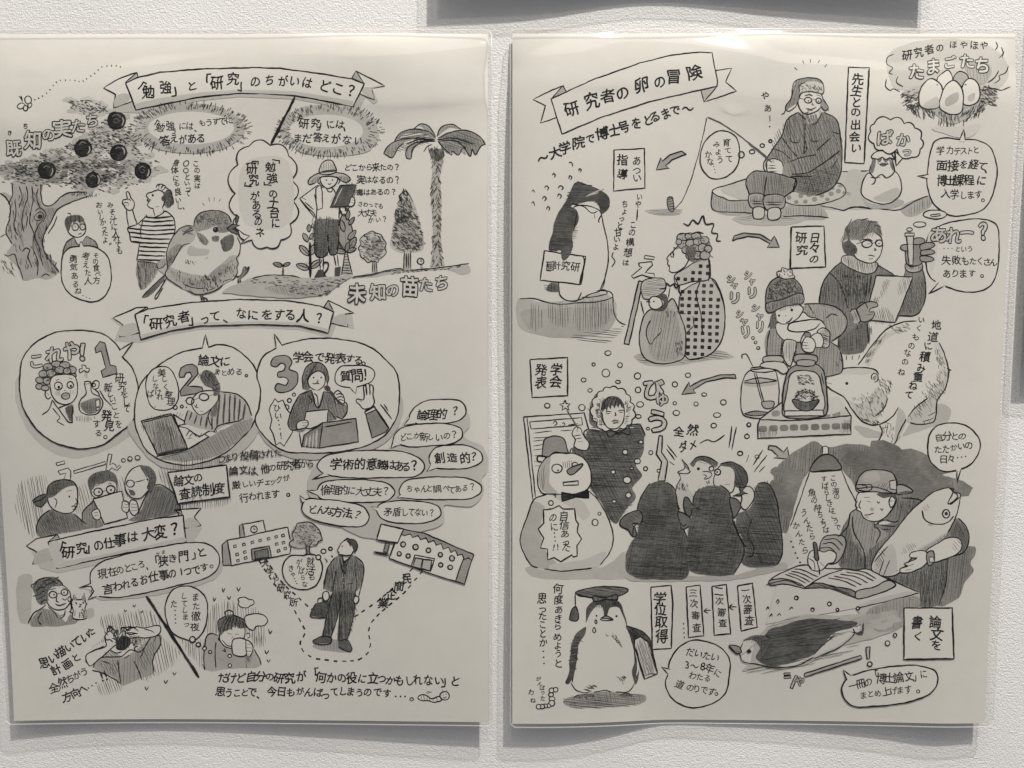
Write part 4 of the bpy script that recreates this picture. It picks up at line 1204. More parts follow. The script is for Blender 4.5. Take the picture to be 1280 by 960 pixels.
b 1 1 300,410 320,375 345,385 350,400 360,420 385,460 375,490 340,490 310,470 318,440
s .9 310,420 345,415 / 318,435 350,430 / 330,450 355,445 / 325,400 330,380
S .4 2 275,290 330,385
e 1 1.2 265,240 272,258 290,260 278,272 285,290 266,280 250,292 254,272 238,262 258,258
f .4 395,260 420,210 450,300 440,380 400,370 385,330
h .8 60 6 390,250 430,220 430,370 390,350
z 1 1.1 425,225 455,195 490,180 530,185 570,210 590,250 605,290 600,340 575,365 540,380 490,385 450,385 425,350 405,320 405,270
b 1 1 452,260 480,228 520,224 550,250 562,300 556,345 530,378 490,384 462,360 446,320
f .3 452,300 450,250 480,226 520,222 550,246 560,282 545,272 540,262 532,278 520,264 512,280 500,266 492,284 480,270 472,296 464,284
S .2 1 460,290 468,240 490,226 / 474,296 482,250 500,228 / 492,286 500,245 515,226 / 512,282 518,250 525,228 / 532,278 530,250 530,230 / 548,276 545,255 535,235 / 455,300 452,270 462,245
S .55 .8 480,270 490,240 / 505,264 512,236 / 524,266 524,240
s 1 468,300 482,296 496,300 / 530,294 545,290 560,294 / 515,300 520,316 511,320 / 498,348 512,341 528,342 540,347 / 504,357 520,353 534,355 / 450,300 456,345 470,366 / 560,320 556,350 540,372
f .7 498,348 515,342 540,347 520,353
s .8 470,306 480,309 492,306 / 535,300 545,303 555,300
n .8 7 50 50 40 410,330 430,250 470,215 440,260 440,340 470,372 440,370
n .7 6 130 50 26 570,230 595,280 590,340 565,370 575,300 560,250
b .25 1.1 475,395 535,400 585,380 588,412 535,402 485,425
s 1 520,395 520,408 545,410 548,392
o 1 1 566,500 13,13 / 627,546 16,13 / 506,600 12,11 / 576,640 20,17 / 582,716 14,14 / 645,450 11,9 / 694,503 10,10 / 599,581 10,6 / 668,584 10,10 / 733,594 8,8 / 511,747 10,8
P snowman_drawing 6
v 640 560 4
f .8 65,600 150,590 300,610 430,600 500,570 560,520 580,640 400,655 100,640
f .97 180,230 100,260 75,350 45,440 45,490 100,590 200,615 340,605 440,590 490,520 505,430 480,340 420,240 385,210
f .76 100,270 75,350 45,440 50,490 100,585 170,605 220,580 170,520 140,400 160,290
f .86 180,590 350,560 470,520 440,585 340,602 220,612
f .86 210,240 330,250 390,330 360,360 300,300
s 1.1 175,232 110,258 78,340 45,430 45,490 100,588 130,600 / 160,605 250,615 400,600 / 380,212 430,260 480,350 505,430 495,510 440,585
b 1 1.1 190,35 150,75 130,120 130,180 150,225 210,230 340,225 390,190 395,130 375,70 330,35 250,22
f .76 190,40 150,80 135,120 135,180 155,215 230,225 190,180 190,90
h .8 95 7 135,120 160,80 160,220 135,180
v 640 440 4
b .58 1.1 155,470 165,435 215,420 260,435 275,480 280,505 215,502 180,525 155,520
s 1.4 180,525 130,520 128,545 150,550 / 215,505 250,505 290,508
v 640 560 4
o 1 1.1 225,102 26,22
o .05 .1 230,112 5,5
o 1 1 315,85 15,14
b .55 1.2 355,80 300,95 275,115 290,135 310,130
l .9 255,70 260,95 / 265,68 270,100 / 275,65 278,98 / 285,62 288,95 / 295,62 298,85
e .97 1.2 255,172 330,165 332,185 258,188
e .14 1.2 248,222 312,235 312,248 250,268
e .14 1.2 312,232 380,210 384,250 312,246
s 1.1 205,240 220,235 215,250 / 395,175 400,200
o 1 1.3 195,275 12,12 / 190,314 12,11
o 1 1 415,372 15,17 / 437,328 8,8
e 1 1.3 180,308 200,305 235,288 255,305 312,305 320,360 332,380 325,420 348,455 325,490 325,540 305,545 300,535 245,568 210,548 178,560 178,505 142,500 158,450 132,405 158,375 158,310
u 12.5 260,342 262,388 265,430 270,470|自信あっ
u 12.5 272,495|た
u 12.5 205,350 210,395|のに
o .1 .1 212,425 4,4 / 214,445 4,4 / 216,465 4,4
t 11 210,495 228,495|!!
P lamp_and_night_drawing 2
v 920 540 4
f .52 190,205 250,130 330,75 400,45 440,75 560,60 640,65 740,100 800,120 850,90 920,110 980,180 1080,240 1100,260 1100,560 1195,575 1195,620 1170,650 1190,690 1170,720 1140,760 1120,820 1030,870 1000,860 1000,600 600,340 520,200 370,200 260,500 230,500 200,300
m .46 60 14 560,70 900,130 1050,300 900,300 640,170
m .48 40 8 200,210 380,80 360,180 240,420
f .97 370,195 525,190 640,420 560,560 430,640 280,690 200,650 260,490
f .9 200,600 260,500 300,640 230,680
s 1 368,198 320,340 272,472 / 526,188 560,270 605,360
e 1 1.1 432,75 448,70 462,78 462,115 432,118
b .46 1.3 370,195 400,140 440,112 480,118 520,160 528,185 450,192
s .9 372,200 450,198 526,190
u 10.5 485,230 490,262 498,295 503,322|この海の
u 10 440,235 445,270 452,300 460,330 468,360 478,392 488,420 500,445 510,475|すばらしさはこうで
u 10.5 380,305 392,340 408,380 420,412 432,440 440,465 452,490|魚の特ちょうは
u 10.5 340,405 352,430 362,460 372,490 380,520|うんたら
u 10.5 302,468 312,502 325,540 335,565 345,592|かんたら
o .1 .1 275,548 5,5 / 285,575 5,5 / 297,605 5,5 / 308,630 5,5 / 320,652 5,5
v 640 440 4
P wind_sound_lettering 5
x 30 1 1.2 705,190|び
x 21 1 1.2 750,232|ゅ
x 32 1 1.2 728,350|う
e .9 1.3 735,418 752,420 748,500 778,545 765,645 730,645 748,550 722,510
P all_wrong_lettering 5
t 14 835,400|全
t 15 905,390|然
t 14 855,475 905,465|ダメ
s 1.2 938,458 975,440 1010,448 1065,415
P shouting_line_drawing 5
l 1.3 775,465 825,525 / 772,485 815,540 / 788,548 812,565
P shouting_line_drawing 5
l 1.3 1100,370 1085,480 / 1122,375 1098,490
l 1.1 1185,515 1172,548 / 1255,490 1205,565 / 1275,515 1210,600 / 1265,570 1235,600
P penguin_group_drawing 6
v 640 560 4
f .78 560,640 720,640 900,640 1110,635 1300,580 1370,575 1380,600 1300,620 1100,660 900,665 700,668 580,660
f .97 850,130 870,90 920,60 980,80 1010,130 990,200 930,260 870,320 820,250
f .86 840,150 820,250 840,320 880,330 920,260 870,190
n .8 6 80 20 20 825,180 880,180 870,220 830,220
s 1 848,55 880,95 890,120 / 848,55 865,100 828,122 880,128 895,115 / 830,120 845,150 / 845,150 820,200 822,270 840,310
f .45 850,60 865,80 890,120 870,100
f .38 890,80 930,45 980,45 1030,75 1020,95 980,75 930,65 905,95
h .8 15 5 890,80 930,45 980,45 1030,75 980,80 920,70
s 1 890,80 930,45 980,45 1030,75
o .05 .1 932,104 8,8
s 1 950,120 985,118 1000,130 990,148 960,155 975,140 955,132 / 970,165 978,180 985,160 / 985,180 990,165
b .97 1 1030,100 1060,80 1110,110 1115,180 1100,220 1060,220 1010,180
f .3 1040,85 1090,70 1150,95 1178,150 1170,190 1130,200 1110,180 1118,130 1100,100
h .9 10 4 1040,80 1100,70 1170,120 1175,185 1115,190 1110,110
o 1 1.6 1028,120 15,15 / 998,104 12,12
o .05 .1 1026,120 5,5
s 1 1065,182 1090,180 / 1040,80 1100,70 1160,105 1180,160 1170,190
f .37 1215,200 1228,178 1260,172 1292,188 1322,255 1336,350 1352,480 1345,550 1325,585 1250,592 1160,585 1140,540 1170,500 1120,380 1130,330 1190,300 1212,240
h .9 4 4 1215,200 1260,172 1292,188 1322,255 1336,350 1352,480 1330,585 1160,585 1160,540 1120,380 1200,300
s 1.1 1228,178 1262,172 1292,190 1322,255 1336,350 1353,480 1345,550 1325,585
s 1.1 1110,360 1120,400 1170,500 / 1200,350 1180,440 1210,500 1200,540 1170,545
b .97 1 1150,250 1145,220 1165,195 1195,195 1212,230 1200,270 1165,310 1145,290
e .3 1 1135,195 1165,200 1150,215 1170,225 1140,240 1105,238 1145,225
o .05 .1 1172,228 7,4
f .34 740,165 700,175 650,230 625,310 640,340 620,440 590,480 570,540 575,620 610,645 740,658 870,650 885,620 880,480 860,400 840,340 820,240 790,185
h .95 3 4 740,165 700,175 650,230 625,310 620,440 580,500 570,580 600,645 740,658 870,648 885,600 880,480 850,380 820,240 780,180
h .8 8 6 740,165 650,230 620,440 600,620 860,620 860,440 800,220
s 1.1 690,175 650,235 625,310 / 770,170 810,200 830,300 850,390 880,460 885,600
b .42 1.1 640,315 600,320 550,350 540,385 580,410 605,445 620,440 615,400 600,385 610,375 640,380 652,345
h .9 30 4 550,350 640,315 650,350 600,380 615,440 590,420 540,390
s 1.2 605,380 628,375 608,395 605,440
b .36 1.1 830,320 880,340 902,370 880,395 850,405 840,375
s 1.1 845,370 855,390 872,380
f .36 960,195 920,220 905,280 900,330 880,420 880,560 885,610 950,630 1110,630 1120,600 1150,560 1160,500 1120,420 1100,350 1090,230 1040,190
h .95 3 4 970,190 915,220 900,330 880,420 880,600 950,630 1110,628 1150,560 1155,490 1110,380 1090,240 1040,190
h .8 8 6 970,190 910,280 890,600 1110,600 1130,450 1080,240
s 1.1 940,200 910,240 905,290 / 1040,185 1085,220 1100,300 1105,370 1130,430 1160,500 1150,560 1110,625
b .36 1.1 865,245 880,250 900,280 935,305 905,300 890,345 870,330 858,280
b .36 1.1 1090,250 1130,260 1145,290 1130,320 1110,350 1095,300
h .8 30 4 865,250 930,300 900,340 865,310
s .9 1250,170 1262,185 / 1262,165 1272,182 / 1275,162 1282,180
v 640 560 4
P penguin_feather_drawing 0
n .7 7 3 8 120 680,200 780,190 860,420 860,620 610,620 640,400
n .7 7 3 8 110 950,220 1060,220 1120,480 1100,600 900,600 910,330
P self_struggle_bubble 6
v 920 380 4
b 1 1.3 970,650 1000,612 1060,596 1120,598 1175,625 1218,680 1215,740 1180,795 1125,825 1060,838 1020,830 975,790 960,740 960,690
g 1 1100,820 1106,895 1126,820
l 1.2 1105,832 1106,895 1124,828
t 13.5 1015,670 1055,662 1095,662 1130,662|自分との
t 13 1012,728 1045,728 1080,720 1115,712 1140,712 1165,708|たたかいの
t 13.5 1038,778 1075,775|日々
o .1 .1 1108,768 4,4 / 1128,765 4,4 / 1148,762 4,4
P writing_angler_drawing 6
v 920 540 4
f .5 575,410 610,385 700,460 800,440 830,340 900,335 960,345 1100,430 1150,470 1165,560 1120,610 1055,625 1050,760 1020,860 910,870 800,800 690,700 640,690 520,670 510,540
f .66 575,410 610,385 690,470 760,510 700,560 640,620 580,520
h .9 86 5 530,560 600,540 640,620 660,690 530,670
h .9 88 6 820,340 940,345 860,420 830,440 / 640,600 720,560 690,690 650,690
h .9 86 5 780,740 930,690 1050,620 1050,760 1010,870 920,870 910,800
h .9 60 4 1060,540 1110,440 1160,500 1160,580 1110,610
s 1.1 510,525 560,470 570,410 600,385 / 580,420 590,500 640,600 645,690 / 690,470 720,500 700,560 / 830,330 900,335 940,345 / 1110,430 1150,470 1165,540 1140,600 1060,625 / 1055,625 1052,740 1015,865
b 1 1 600,340 605,390 625,400 640,430 690,448 740,430 780,390 800,330 740,300 620,300
f .3 700,310 800,300 800,330 780,350 770,325 740,330
b .72 1.1 600,290 610,235 640,200 710,188 780,205 805,250 805,300 740,305 690,298 610,300
f .8 640,210 700,200 720,240 640,250
s 1.1 600,285 690,275 800,310 / 600,265 650,262 / 605,275 610,290 675,290 678,265 650,262 / 630,268 650,268 655,285
e .9 1 768,245 800,240 805,290 770,285
h .9 120 7 700,280 740,245 765,270 750,295
b .7 1.1 808,265 850,270 885,298 840,308 808,310
f .35 810,305 840,295 882,298 840,310
b 1 1 768,335 780,322 795,335 790,365 775,375 765,355
s 1.1 608,345 600,355 598,370 612,380 / 640,328 670,325 / 655,345 675,350 / 640,415 670,412 690,405 / 645,425 665,425 / 625,340 615,370 625,385 / 768,345 782,345 / 745,430 790,370 770,380 / 705,345 712,355 718,348 / 722,380 730,392 735,380
h .7 75 4 668,378 695,378 690,395 668,395
s 1 690,450 695,485 / 700,460 740,440 800,450 810,440 / 720,465 760,470 800,470 / 730,485 770,490 / 690,470 715,455
b .97 1.1 1068,280 990,300 930,345 860,410 800,490 740,560 695,620 680,690 735,720 810,710 870,640 940,580 1010,545 1060,500 1100,420 1120,340 1120,310 1085,300
f .86 700,640 780,560 800,700 735,715 690,690
f .84 900,600 980,545 1060,500 1010,560 930,620
s 1.2 1068,280 1088,285 1060,360 1110,320 1085,298 / 1060,355 1072,362 1118,325 / 930,390 940,430 970,455 1020,462 1060,450 1090,420 / 960,465 980,465
o 1 1.2 1051,409 18,22
o .1 .1 1051,408 9,10
h .8 60 8 940,360 970,370 960,400 930,385 / 840,560 910,560 880,600 830,610 / 700,620 740,580 740,660 700,690
h .9 50 5 920,590 1000,540 1060,505 1000,570 930,600
s .9 735,720 770,640 / 715,710 740,640 / 690,650 760,570 / 800,700 810,690
b 1 1 950,600 1010,555 1060,530 1110,530 1130,560 1110,605 1030,640 980,650
h .8 50 8 1080,540 1130,540 1120,590 1090,600
b 1 1 870,610 900,595 950,598 960,640 940,670 900,690 850,705 820,700 820,685 860,670 840,660 860,650 890,640 905,630 870,625
s .9 890,640 910,625 / 860,670 890,660 / 850,690 880,685
b .6 1.1 955,605 985,595 990,650 965,668
e .97 1 965,625 988,625 990,650 968,650
g .97 210,740 520,690 570,685 780,740 915,800 600,880 150,960
f .86 600,880 915,800 910,850 880,900 680,930
s 1 610,880 760,845 915,805 / 760,730 850,775 915,800
b .97 1.2 175,740 260,690 340,665 420,680 540,685 600,690 650,685 720,715 765,745 690,775 600,800 480,775 390,755 345,780 260,750
b .66 1 165,745 250,735 330,765 345,782 310,775 240,760 170,765
b .66 1.2 345,780 400,755 480,770 595,800 600,830 540,800 450,780
b .76 1.2 600,800 690,775 765,742 800,765 600,832
h .8 20 3 345,780 400,757 590,802 598,826 450,785
s 1 150,765 200,750 250,742 330,770 / 535,688 440,720 380,755 345,780
s 1 290,685 330,690 410,725 / 275,695 320,705 390,740 / 260,705 310,718 370,750 / 245,712 300,730 350,758 / 570,690 640,700 700,735 / 550,700 620,712 690,745 / 520,710 600,725 660,755 / 490,720 560,735 630,765 / 460,730 540,745 600,775
b .72 1.1 420,565 450,520 540,525 550,560 530,620 490,660 430,640
s 1 430,560 480,555 520,590 / 415,580 470,580 505,610 / 440,540 500,535 535,570
b 1 1 370,600 400,590 440,600 470,590 500,610 490,650 460,660 430,690 380,690 360,660
s .9 360,630 390,650 395,690 / 380,620 400,640 / 420,650 440,670 / 360,660 380,690
b .3 1.1 388,550 400,555 410,600 412,640 398,640 392,600
s 1.2 405,640 415,685 418,715
o 1 1 302,830 10,10 / 467,860 10,10 / 382,888 9,9 / 508,890 7,7 / 610,882 9,9
s 1 200,855 210,838 215,850 205,862 / 152,888 160,872 165,885 / 265,890 280,875 285,885 / 165,925 180,908 180,925 / 205,920 218,908 222,920
P review_step_sign 0 upright sign reading first review
v 820 720 3.0476
e 1 1.3 310,38 368,28 385,195 325,210
u 11.5 340,55 345,88 350,128 355,170|一次審査
P review_step_sign 0 upright sign reading second review
e 1 1.3 213,40 268,33 284,220 222,226
u 11.5 240,58 242,95 250,138 255,180|二次審査
P review_step_sign 0 upright sign reading third review
e 1 1.3 115,42 168,35 182,228 124,234
u 11.5 142,65 145,105 150,150 155,198|三次審査
P step_arrow 4
s 1.2 308,118 282,118 / 292,108 280,119 295,130
P step_arrow 4
s 1.2 210,130 183,132 / 195,122 182,133 198,142
P ellipsis_drawing 4
o .1 .1 105,182 2.5,3.5 / 106,200 2.5,3.5 / 107,217 2.5,3.5 / 108,234 2.5,3.5
P degree_sign 4
v 640 710 4.8
e 1 1.3 833,115 955,105 965,220 955,482 842,490
L .12 1.8 955,105 965,220 955,482
u 16 888,180 890,248 895,325 898,410|学位取得
P graduate_penguin_drawing 6
v 640 710 4.8
f .66 310,790 400,770 550,740 700,755 805,765 800,800 700,825 500,840 350,835 310,810
h .9 5 7 310,790 500,760 800,770 790,805 500,840 330,830
f .98 470,220 450,330 400,400 350,600 350,700 400,750 550,740 700,745 760,640 740,480 690,360 660,260 600,200
s 1 355,690 380,730 430,748 470,742 / 490,745 560,735 600,745 / 620,745 700,740 740,690 / 400,420 385,560 360,690 / 720,430 745,560 740,680 / 430,730 480,740
f .22 490,195 450,240 445,330 465,280 500,235 520,220 548,245 555,290 570,285 590,240 640,235 665,290 690,345 670,260 640,200 560,190
h .9 85 4 495,200 560,190 640,205 680,310 640,240 590,240 565,285 545,250 500,240 455,280 450,240
f .2 445,350 400,380 365,430 345,560 340,640 318,690 340,698 365,660 385,560 395,470 440,390
n 1 8 20 30 60 370,420 440,370 395,470 380,600 340,690 350,560
S .7 .7 380,440 400,445 / 370,480 395,478 / 360,520 385,515 / 355,560 380,560
f .2 685,345 760,375 820,420 830,470 760,420 730,470 745,560 745,650 765,600 745,700 720,640 735,540 715,430
h .9 40 4 690,350 780,380 830,440 740,440 710,420
n 1 8 30 40 40 690,350 780,380 830,430 730,430
s 1.1 685,345 770,375 825,425 838,490
e .95 1.2 735,430 770,412 820,445 872,635 795,668 735,470
S .15 2.2 735,470 795,668 / 830,440 872,635
h .8 72 5 745,440 800,420 860,630 800,650
s 1 800,645 830,635 870,640 / 750,420 770,412
f .4 380,150 520,112 695,128 660,165 560,180 480,170
b .42 1.2 380,150 440,125 540,112 640,115 698,130 670,158 560,175 460,175
b .4 1.2 485,170 560,178 630,162 632,190 560,188 492,200
h .9 10 5 385,150 520,115 690,130 660,158 490,175
h .9 85 5 490,172 630,165 630,190 492,198
s 1.1 380,152 380,230 / 380,150 400,165 480,178
b .32 1.1 380,232 362,245 345,300 350,312 385,318 398,300 392,250
h .9 85 4 360,245 395,245 398,310 345,310
s 1.2 375,230 385,230 388,240 / 340,310 350,305
o .05 .1 507,287 6,6 / 627,289 7,7
b .8 1 530,310 550,292 575,290 608,312 570,316
s 1 530,302 560,300 608,312
b 1 1 502,310 510,325 505,335 497,325
b 1 1 492,355 502,380 492,388 484,378
n .8 6 40 30 22 550,400 620,400 660,460 660,490 620,430
n .8 7 50 20 14 630,650 680,650 670,690 640,690
n .8 7 15 20 16 440,710 520,700 500,720 450,730
s 1.6 370,785 390,765 430,760 / 400,782 430,765 450,785 / 440,780 470,762 490,765 480,780 / 640,765 670,755 700,750 / 670,775 700,755 720,775 / 700,750 725,770
f .35 380,780 400,762 490,758 480,775 420,772 / 640,765 690,752 720,770 680,772
u 12.5 275,125 278,190 280,250 278,305 275,350 275,415 275,465 278,515 280,575|何度あきらめようと
u 12.5 180,185 185,245 185,290 185,340 185,392 190,450|思ったことか
o .1 .1 188,500 5,5 / 190,535 5,5 / 192,572 5,5
u 8.5 160,665 168,695 180,720 185,745 185,782|がんばった
u 8.5 118,745 125,795|わね
o 1 1 238,735 16,15 / 262,730 14,14 / 234,760 15,13 / 240,785 18,14 / 238,812 18,18 / 220,826 14,12 / 200,828 14,12 / 180,832 16,13 / 160,832 14,14
P duration_bubble 6
v 820 720 3.0476
b 1 1.3 140,245 200,252 255,280 280,320 278,390 262,450 215,485 140,502 70,475 35,410 48,370 50,330 90,270
g 1 48,380 22,347 58,352
l 1.3 48,375 22,347 54,355
t 13 130,290 155,295 178,300 202,305 225,310|だいたい
t 13 118,340 148,345 178,345 205,352 235,370|3～8年に
t 13 140,380 168,385 195,390|わたる
t 13 90,415 130,425 155,430 185,435 212,442|道のりです
o - 1 230,450 6,6
P sliding_penguin_drawing 4
v 820 720 3.0476
f .82 330,360 420,345 560,340 700,270 850,230 950,180 940,140 800,140 700,150 540,150 420,200 380,250 360,330
f .66 800,140 1000,80 1000,120 940,190 840,210
m .76 30 6 760,170 900,150 880,200
h .7 168 8 330,370 500,330 700,280 830,230 700,300 400,375 / 410,200 560,150 540,165 420,215 / 430,190 540,150 500,160
f .97 320,300 330,255 370,240 420,300 480,345 600,310 760,220 780,190 700,180 420,230
f .86 560,320 700,260 770,200 740,240 620,310
f .27 415,225 430,205 480,190 560,165 660,165 770,180 740,200 680,215 640,260 600,300 520,325 450,345 400,330 380,310 395,280 400,250
f .36 330,245 370,228 420,230 430,260 400,310 385,315 395,270 370,245
h .95 168 4 415,225 480,190 560,165 770,180 640,260 600,300 450,345 395,325 400,250
h .9 175 6 420,230 560,170 720,180 600,290 430,330
h .9 120 5 335,245 420,230 425,300 390,320 395,270
s 1 320,300 330,325 380,335 450,350 540,340 600,310 / 600,315 700,270 755,220 750,200 / 600,300 640,260 680,225 / 330,255 318,290 325,315 / 415,225 440,240
b .6 1 278,265 318,270 325,290 308,295
s 1.1 278,265 310,298 325,290 / 300,285 320,288
f .05 345,285 355,278 365,290 352,294
s 1.1 745,215 780,215 788,195 790,180 / 760,195 780,185 / 770,225 785,215 792,200
f .3 760,220 785,205 792,195 785,225
o 1 1.1 534,84 6,6 / 660,107 7,7 / 596,129 6,6 / 691,128 5,5 / 769,123 6,6 / 911,226 6,7 / 882,256 9,9
e .8 1.1 487,370 512,368 512,376 488,378 / 487,382 514,380 514,388 488,391
e .8 1 510,425 530,378 540,380 520,430
x 14 .85 1 548,402|や
e .72 1.1 565,372 780,302 786,314 568,384
e .8 1.1 800,272 815,270 814,315 804,316
o 1 1.1 814,336 9,9
P write_thesis_sign 4
v 820 720 3.0476
e 1 1.3 945,122 1128,122 1135,315 945,318
L .12 2 1128,122 1135,315 945,318
u 16 1065,175 1070,222 1068,265|論文を
u 15 995,178 998,230|書く
P doctoral_thesis_bubble 6
v 820 720 3.0476
b 1 1.3 730,390 790,365 900,345 1000,342 1065,365 1072,410 1040,450 960,480 850,495 750,495 720,470 708,425
g 1 730,395 715,360 760,385
l 1.3 724,395 713,358 745,382
t 12.5 750,418 780,410 808,405 832,380 858,392 890,390 925,388 965,382 995,385 1020,375|一冊の「博士論文」に
t 12 790,455 818,450 845,448 878,440 905,438 930,435 960,432|まとめ上げます
o - 1 998,440 6,6
"""
# ------------------------------------------------------------------ from the photograph to the wall
def rays(P):
    P = np.asarray(P, float).reshape(-1, 2)
    x = (P[:, 0] - W / 2) / FPX
    y = -(P[:, 1] - H / 2) / FPX
    c, s = math.cos(PITCH), math.sin(PITCH)
    return np.stack([x, c + y * s, -s + y * c], 1)

def on_plane(P, off):
    d = rays(P)
    t = (DIST - off) / d[:, 1]
    return CAM + d * t[:, None]

class Sheet:
    """a laminated sheet hanging on the wall: its rectangle and how far each point stands off the wall"""
    def __init__(self, corners, bottom, seed):
        c = on_plane(corners, 0.004)
        self.x0, self.x1 = (c[0, 0] + c[3, 0]) / 2, (c[1, 0] + c[2, 0]) / 2
        self.z1, self.z0 = (c[0, 2] + c[1, 2]) / 2, (c[2, 2] + c[3, 2]) / 2
        self.bu, self.bo = np.array(bottom).T
        self.ph = seed
        self.kinks = []
    def off(self, x, z):
        u = (x - self.x0) / (self.x1 - self.x0)
        t = np.maximum(self.z1 - z, -0.006)
        v = (self.z1 - z) / (self.z1 - self.z0)
        p = self.ph
        top = 0.0012 + 0.0062 * (1 - np.exp(-np.maximum(t + 0.004, 0) / (0.022 + 0.010 * np.sin(5.2 * u + p) + 0.004 * np.sin(13 * u + 2 * p))))
        mid = 0.0007 * np.sin(6 * u + 4 * v + p) + 0.0005 * np.sin(11 * v + 2.0 * p + 3 * u)
        mid = mid * np.clip(t / 0.03, 0, 1)
        bot = np.interp(u, self.bu, self.bo)
        k = np.clip((v - 0.45) / 0.6, 0, 1.2)
        k = k * k * (3 - 2 * np.minimum(k, 1))
        k = np.clip(k, 0, 1)
        edge = 0.0016 * np.exp(-np.maximum(np.minimum(u, 1 - u), 0) / 0.03)
        return (top + mid) * (1 - k) + (bot + 0.5 * mid) * k - edge * (1 - k) * np.clip(t / 0.02, 0, 1)
    def bubbles(self, x, z):
        """loose spots where the film has come away from the paper"""
        u = (x - self.x0) / (self.x1 - self.x0)
        p = self.ph
        ridge = self.z1 - (.023 + .009 * np.sin(4.3 * u + 1.7 * p) + .005 * np.sin(9.7 * u + p))
        d = z - ridge
        am = .0026 * (1 + .35 * np.sin(7.1 * u + 2 * p))
        o = am * np.where(d > 0, np.exp(-(d / .0095) ** 2), np.exp(-(d / .02) ** 2)) * np.clip((self.z1 + .003 - z) / .006, 0, 1)
        for kx, kz, sx, sz, am in self.kinks:
            o += am * np.exp(-((x - kx) / sx) ** 2 - ((z - kz) / sz) ** 2)
        return o
    def wall(self, x, z, lift):
        """point of the sheet (x, z) lifted off the sheet by lift"""
        return np.stack([x, -(self.off(x, z) + lift), z], 1)
    def pix(self, P, lift):
        P = np.asarray(P, float).reshape(-1, 2)
        d = rays(P)
        o = np.full(len(d), 0.004)
        for _ in range(8):
            t = (DIST - o - lift) / d[:, 1]
            q = CAM + d * t[:, None]
            o = self.off(q[:, 0], q[:, 2])
        t = (DIST - o - lift) / d[:, 1]
        return CAM + d * t[:, None]

def smooth_knots(u, o, n=60):
    u, o = np.array(u), np.array(o)
    m = np.gradient(o, u)
    out = []
    for q in np.linspace(-0.05, 1.05, n):
        qq = min(max(q, u[0]), u[-1])
        i = min(max(np.searchsorted(u, qq) - 1, 0), len(u) - 2)
        h = u[i + 1] - u[i]
        s = (qq - u[i]) / h
        val = (2*s**3 - 3*s**2 + 1) * o[i] + (s**3 - 2*s**2 + s) * h * m[i] + (-2*s**3 + 3*s**2) * o[i+1] + (s**3 - s**2) * h * m[i+1]
        out.append((q, val))
    return out

# ------------------------------------------------------------------ drawing tools (photo pixels in, triangles and quads out)
rnd = random.Random(11)
FILL_STEP, BASE = 1.0e-5, 4e-5

def catmull(p, closed=False, step=2.2):
    p = np.asarray(p, float)
    n = len(p)
    if n < 3 and not closed:
        m = max(2, int(np.hypot(*(p[-1] - p[0])) / 4) + 1)
        return np.stack([p[0] + (p[-1] - p[0]) * i / (m - 1) for i in range(m)]) if n == 2 else p
    out = []
    segs = n if closed else n - 1
    for i in range(segs):
        if closed:
            a, b, c, d = p[(i - 1) % n], p[i], p[(i + 1) % n], p[(i + 2) % n]
        else:
            b, c = p[i], p[i + 1]
            a = p[i - 1] if i > 0 else 2 * b - c
            d = p[i + 2] if i + 2 < n else 2 * c - b
        L = np.hypot(*(c - b))
        k = max(2, int(L / step))
        t1 = max(np.hypot(*(b - a)), 1e-3) ** .5
        t2 = max(L, 1e-3) ** .5
        t3 = max(np.hypot(*(d - c)), 1e-3) ** .5
        m1 = (c - b) + t2 * ((b - a) / t1 - (c - a) / (t1 + t2))
        m2 = (c - b) + t2 * ((d - c) / t3 - (d - b) / (t2 + t3))
        for j in range(k):
            s = j / k
            out.append((2*s**3 - 3*s**2 + 1) * b + (s**3 - 2*s**2 + s) * m1 + (-2*s**3 + 3*s**2) * c + (s**3 - s**2) * m2)
    if not closed:
        out.append(p[-1])
    return np.array(out)

def resample(p, closed, step):
    step = min(step, 5)
    p = np.asarray(p, float)
    if closed:
        p = np.vstack([p, p[:1]])
    out = []
    for a, b in zip(p[:-1], p[1:]):
        k = max(1, int(np.hypot(*(b - a)) / step))
        for j in range(k):
            out.append(a + (b - a) * j / k)
    if not closed:
        out.append(p[-1])
    return np.array(out)

class Stack:
    """which coats of ink already lie where, so that each new one goes just above them"""
    def __init__(self):
        self.b = np.zeros((20000, 4)); self.l = np.zeros(20000); self.n = 0
    def top(self, p):
        if not self.n:
            return 0.0
        lo, hi = p.min(0), p.max(0)
        b = self.b[:self.n]
        k = (b[:, 0] < hi[0]) & (b[:, 2] > lo[0]) & (b[:, 1] < hi[1]) & (b[:, 3] > lo[1])
        return float(self.l[:self.n][k].max()) if k.any() else 0.0
    def put(self, p, l):
        lo, hi = p.min(0), p.max(0)
        self.b[self.n] = (lo[0], lo[1], hi[0], hi[1]); self.l[self.n] = l; self.n += 1

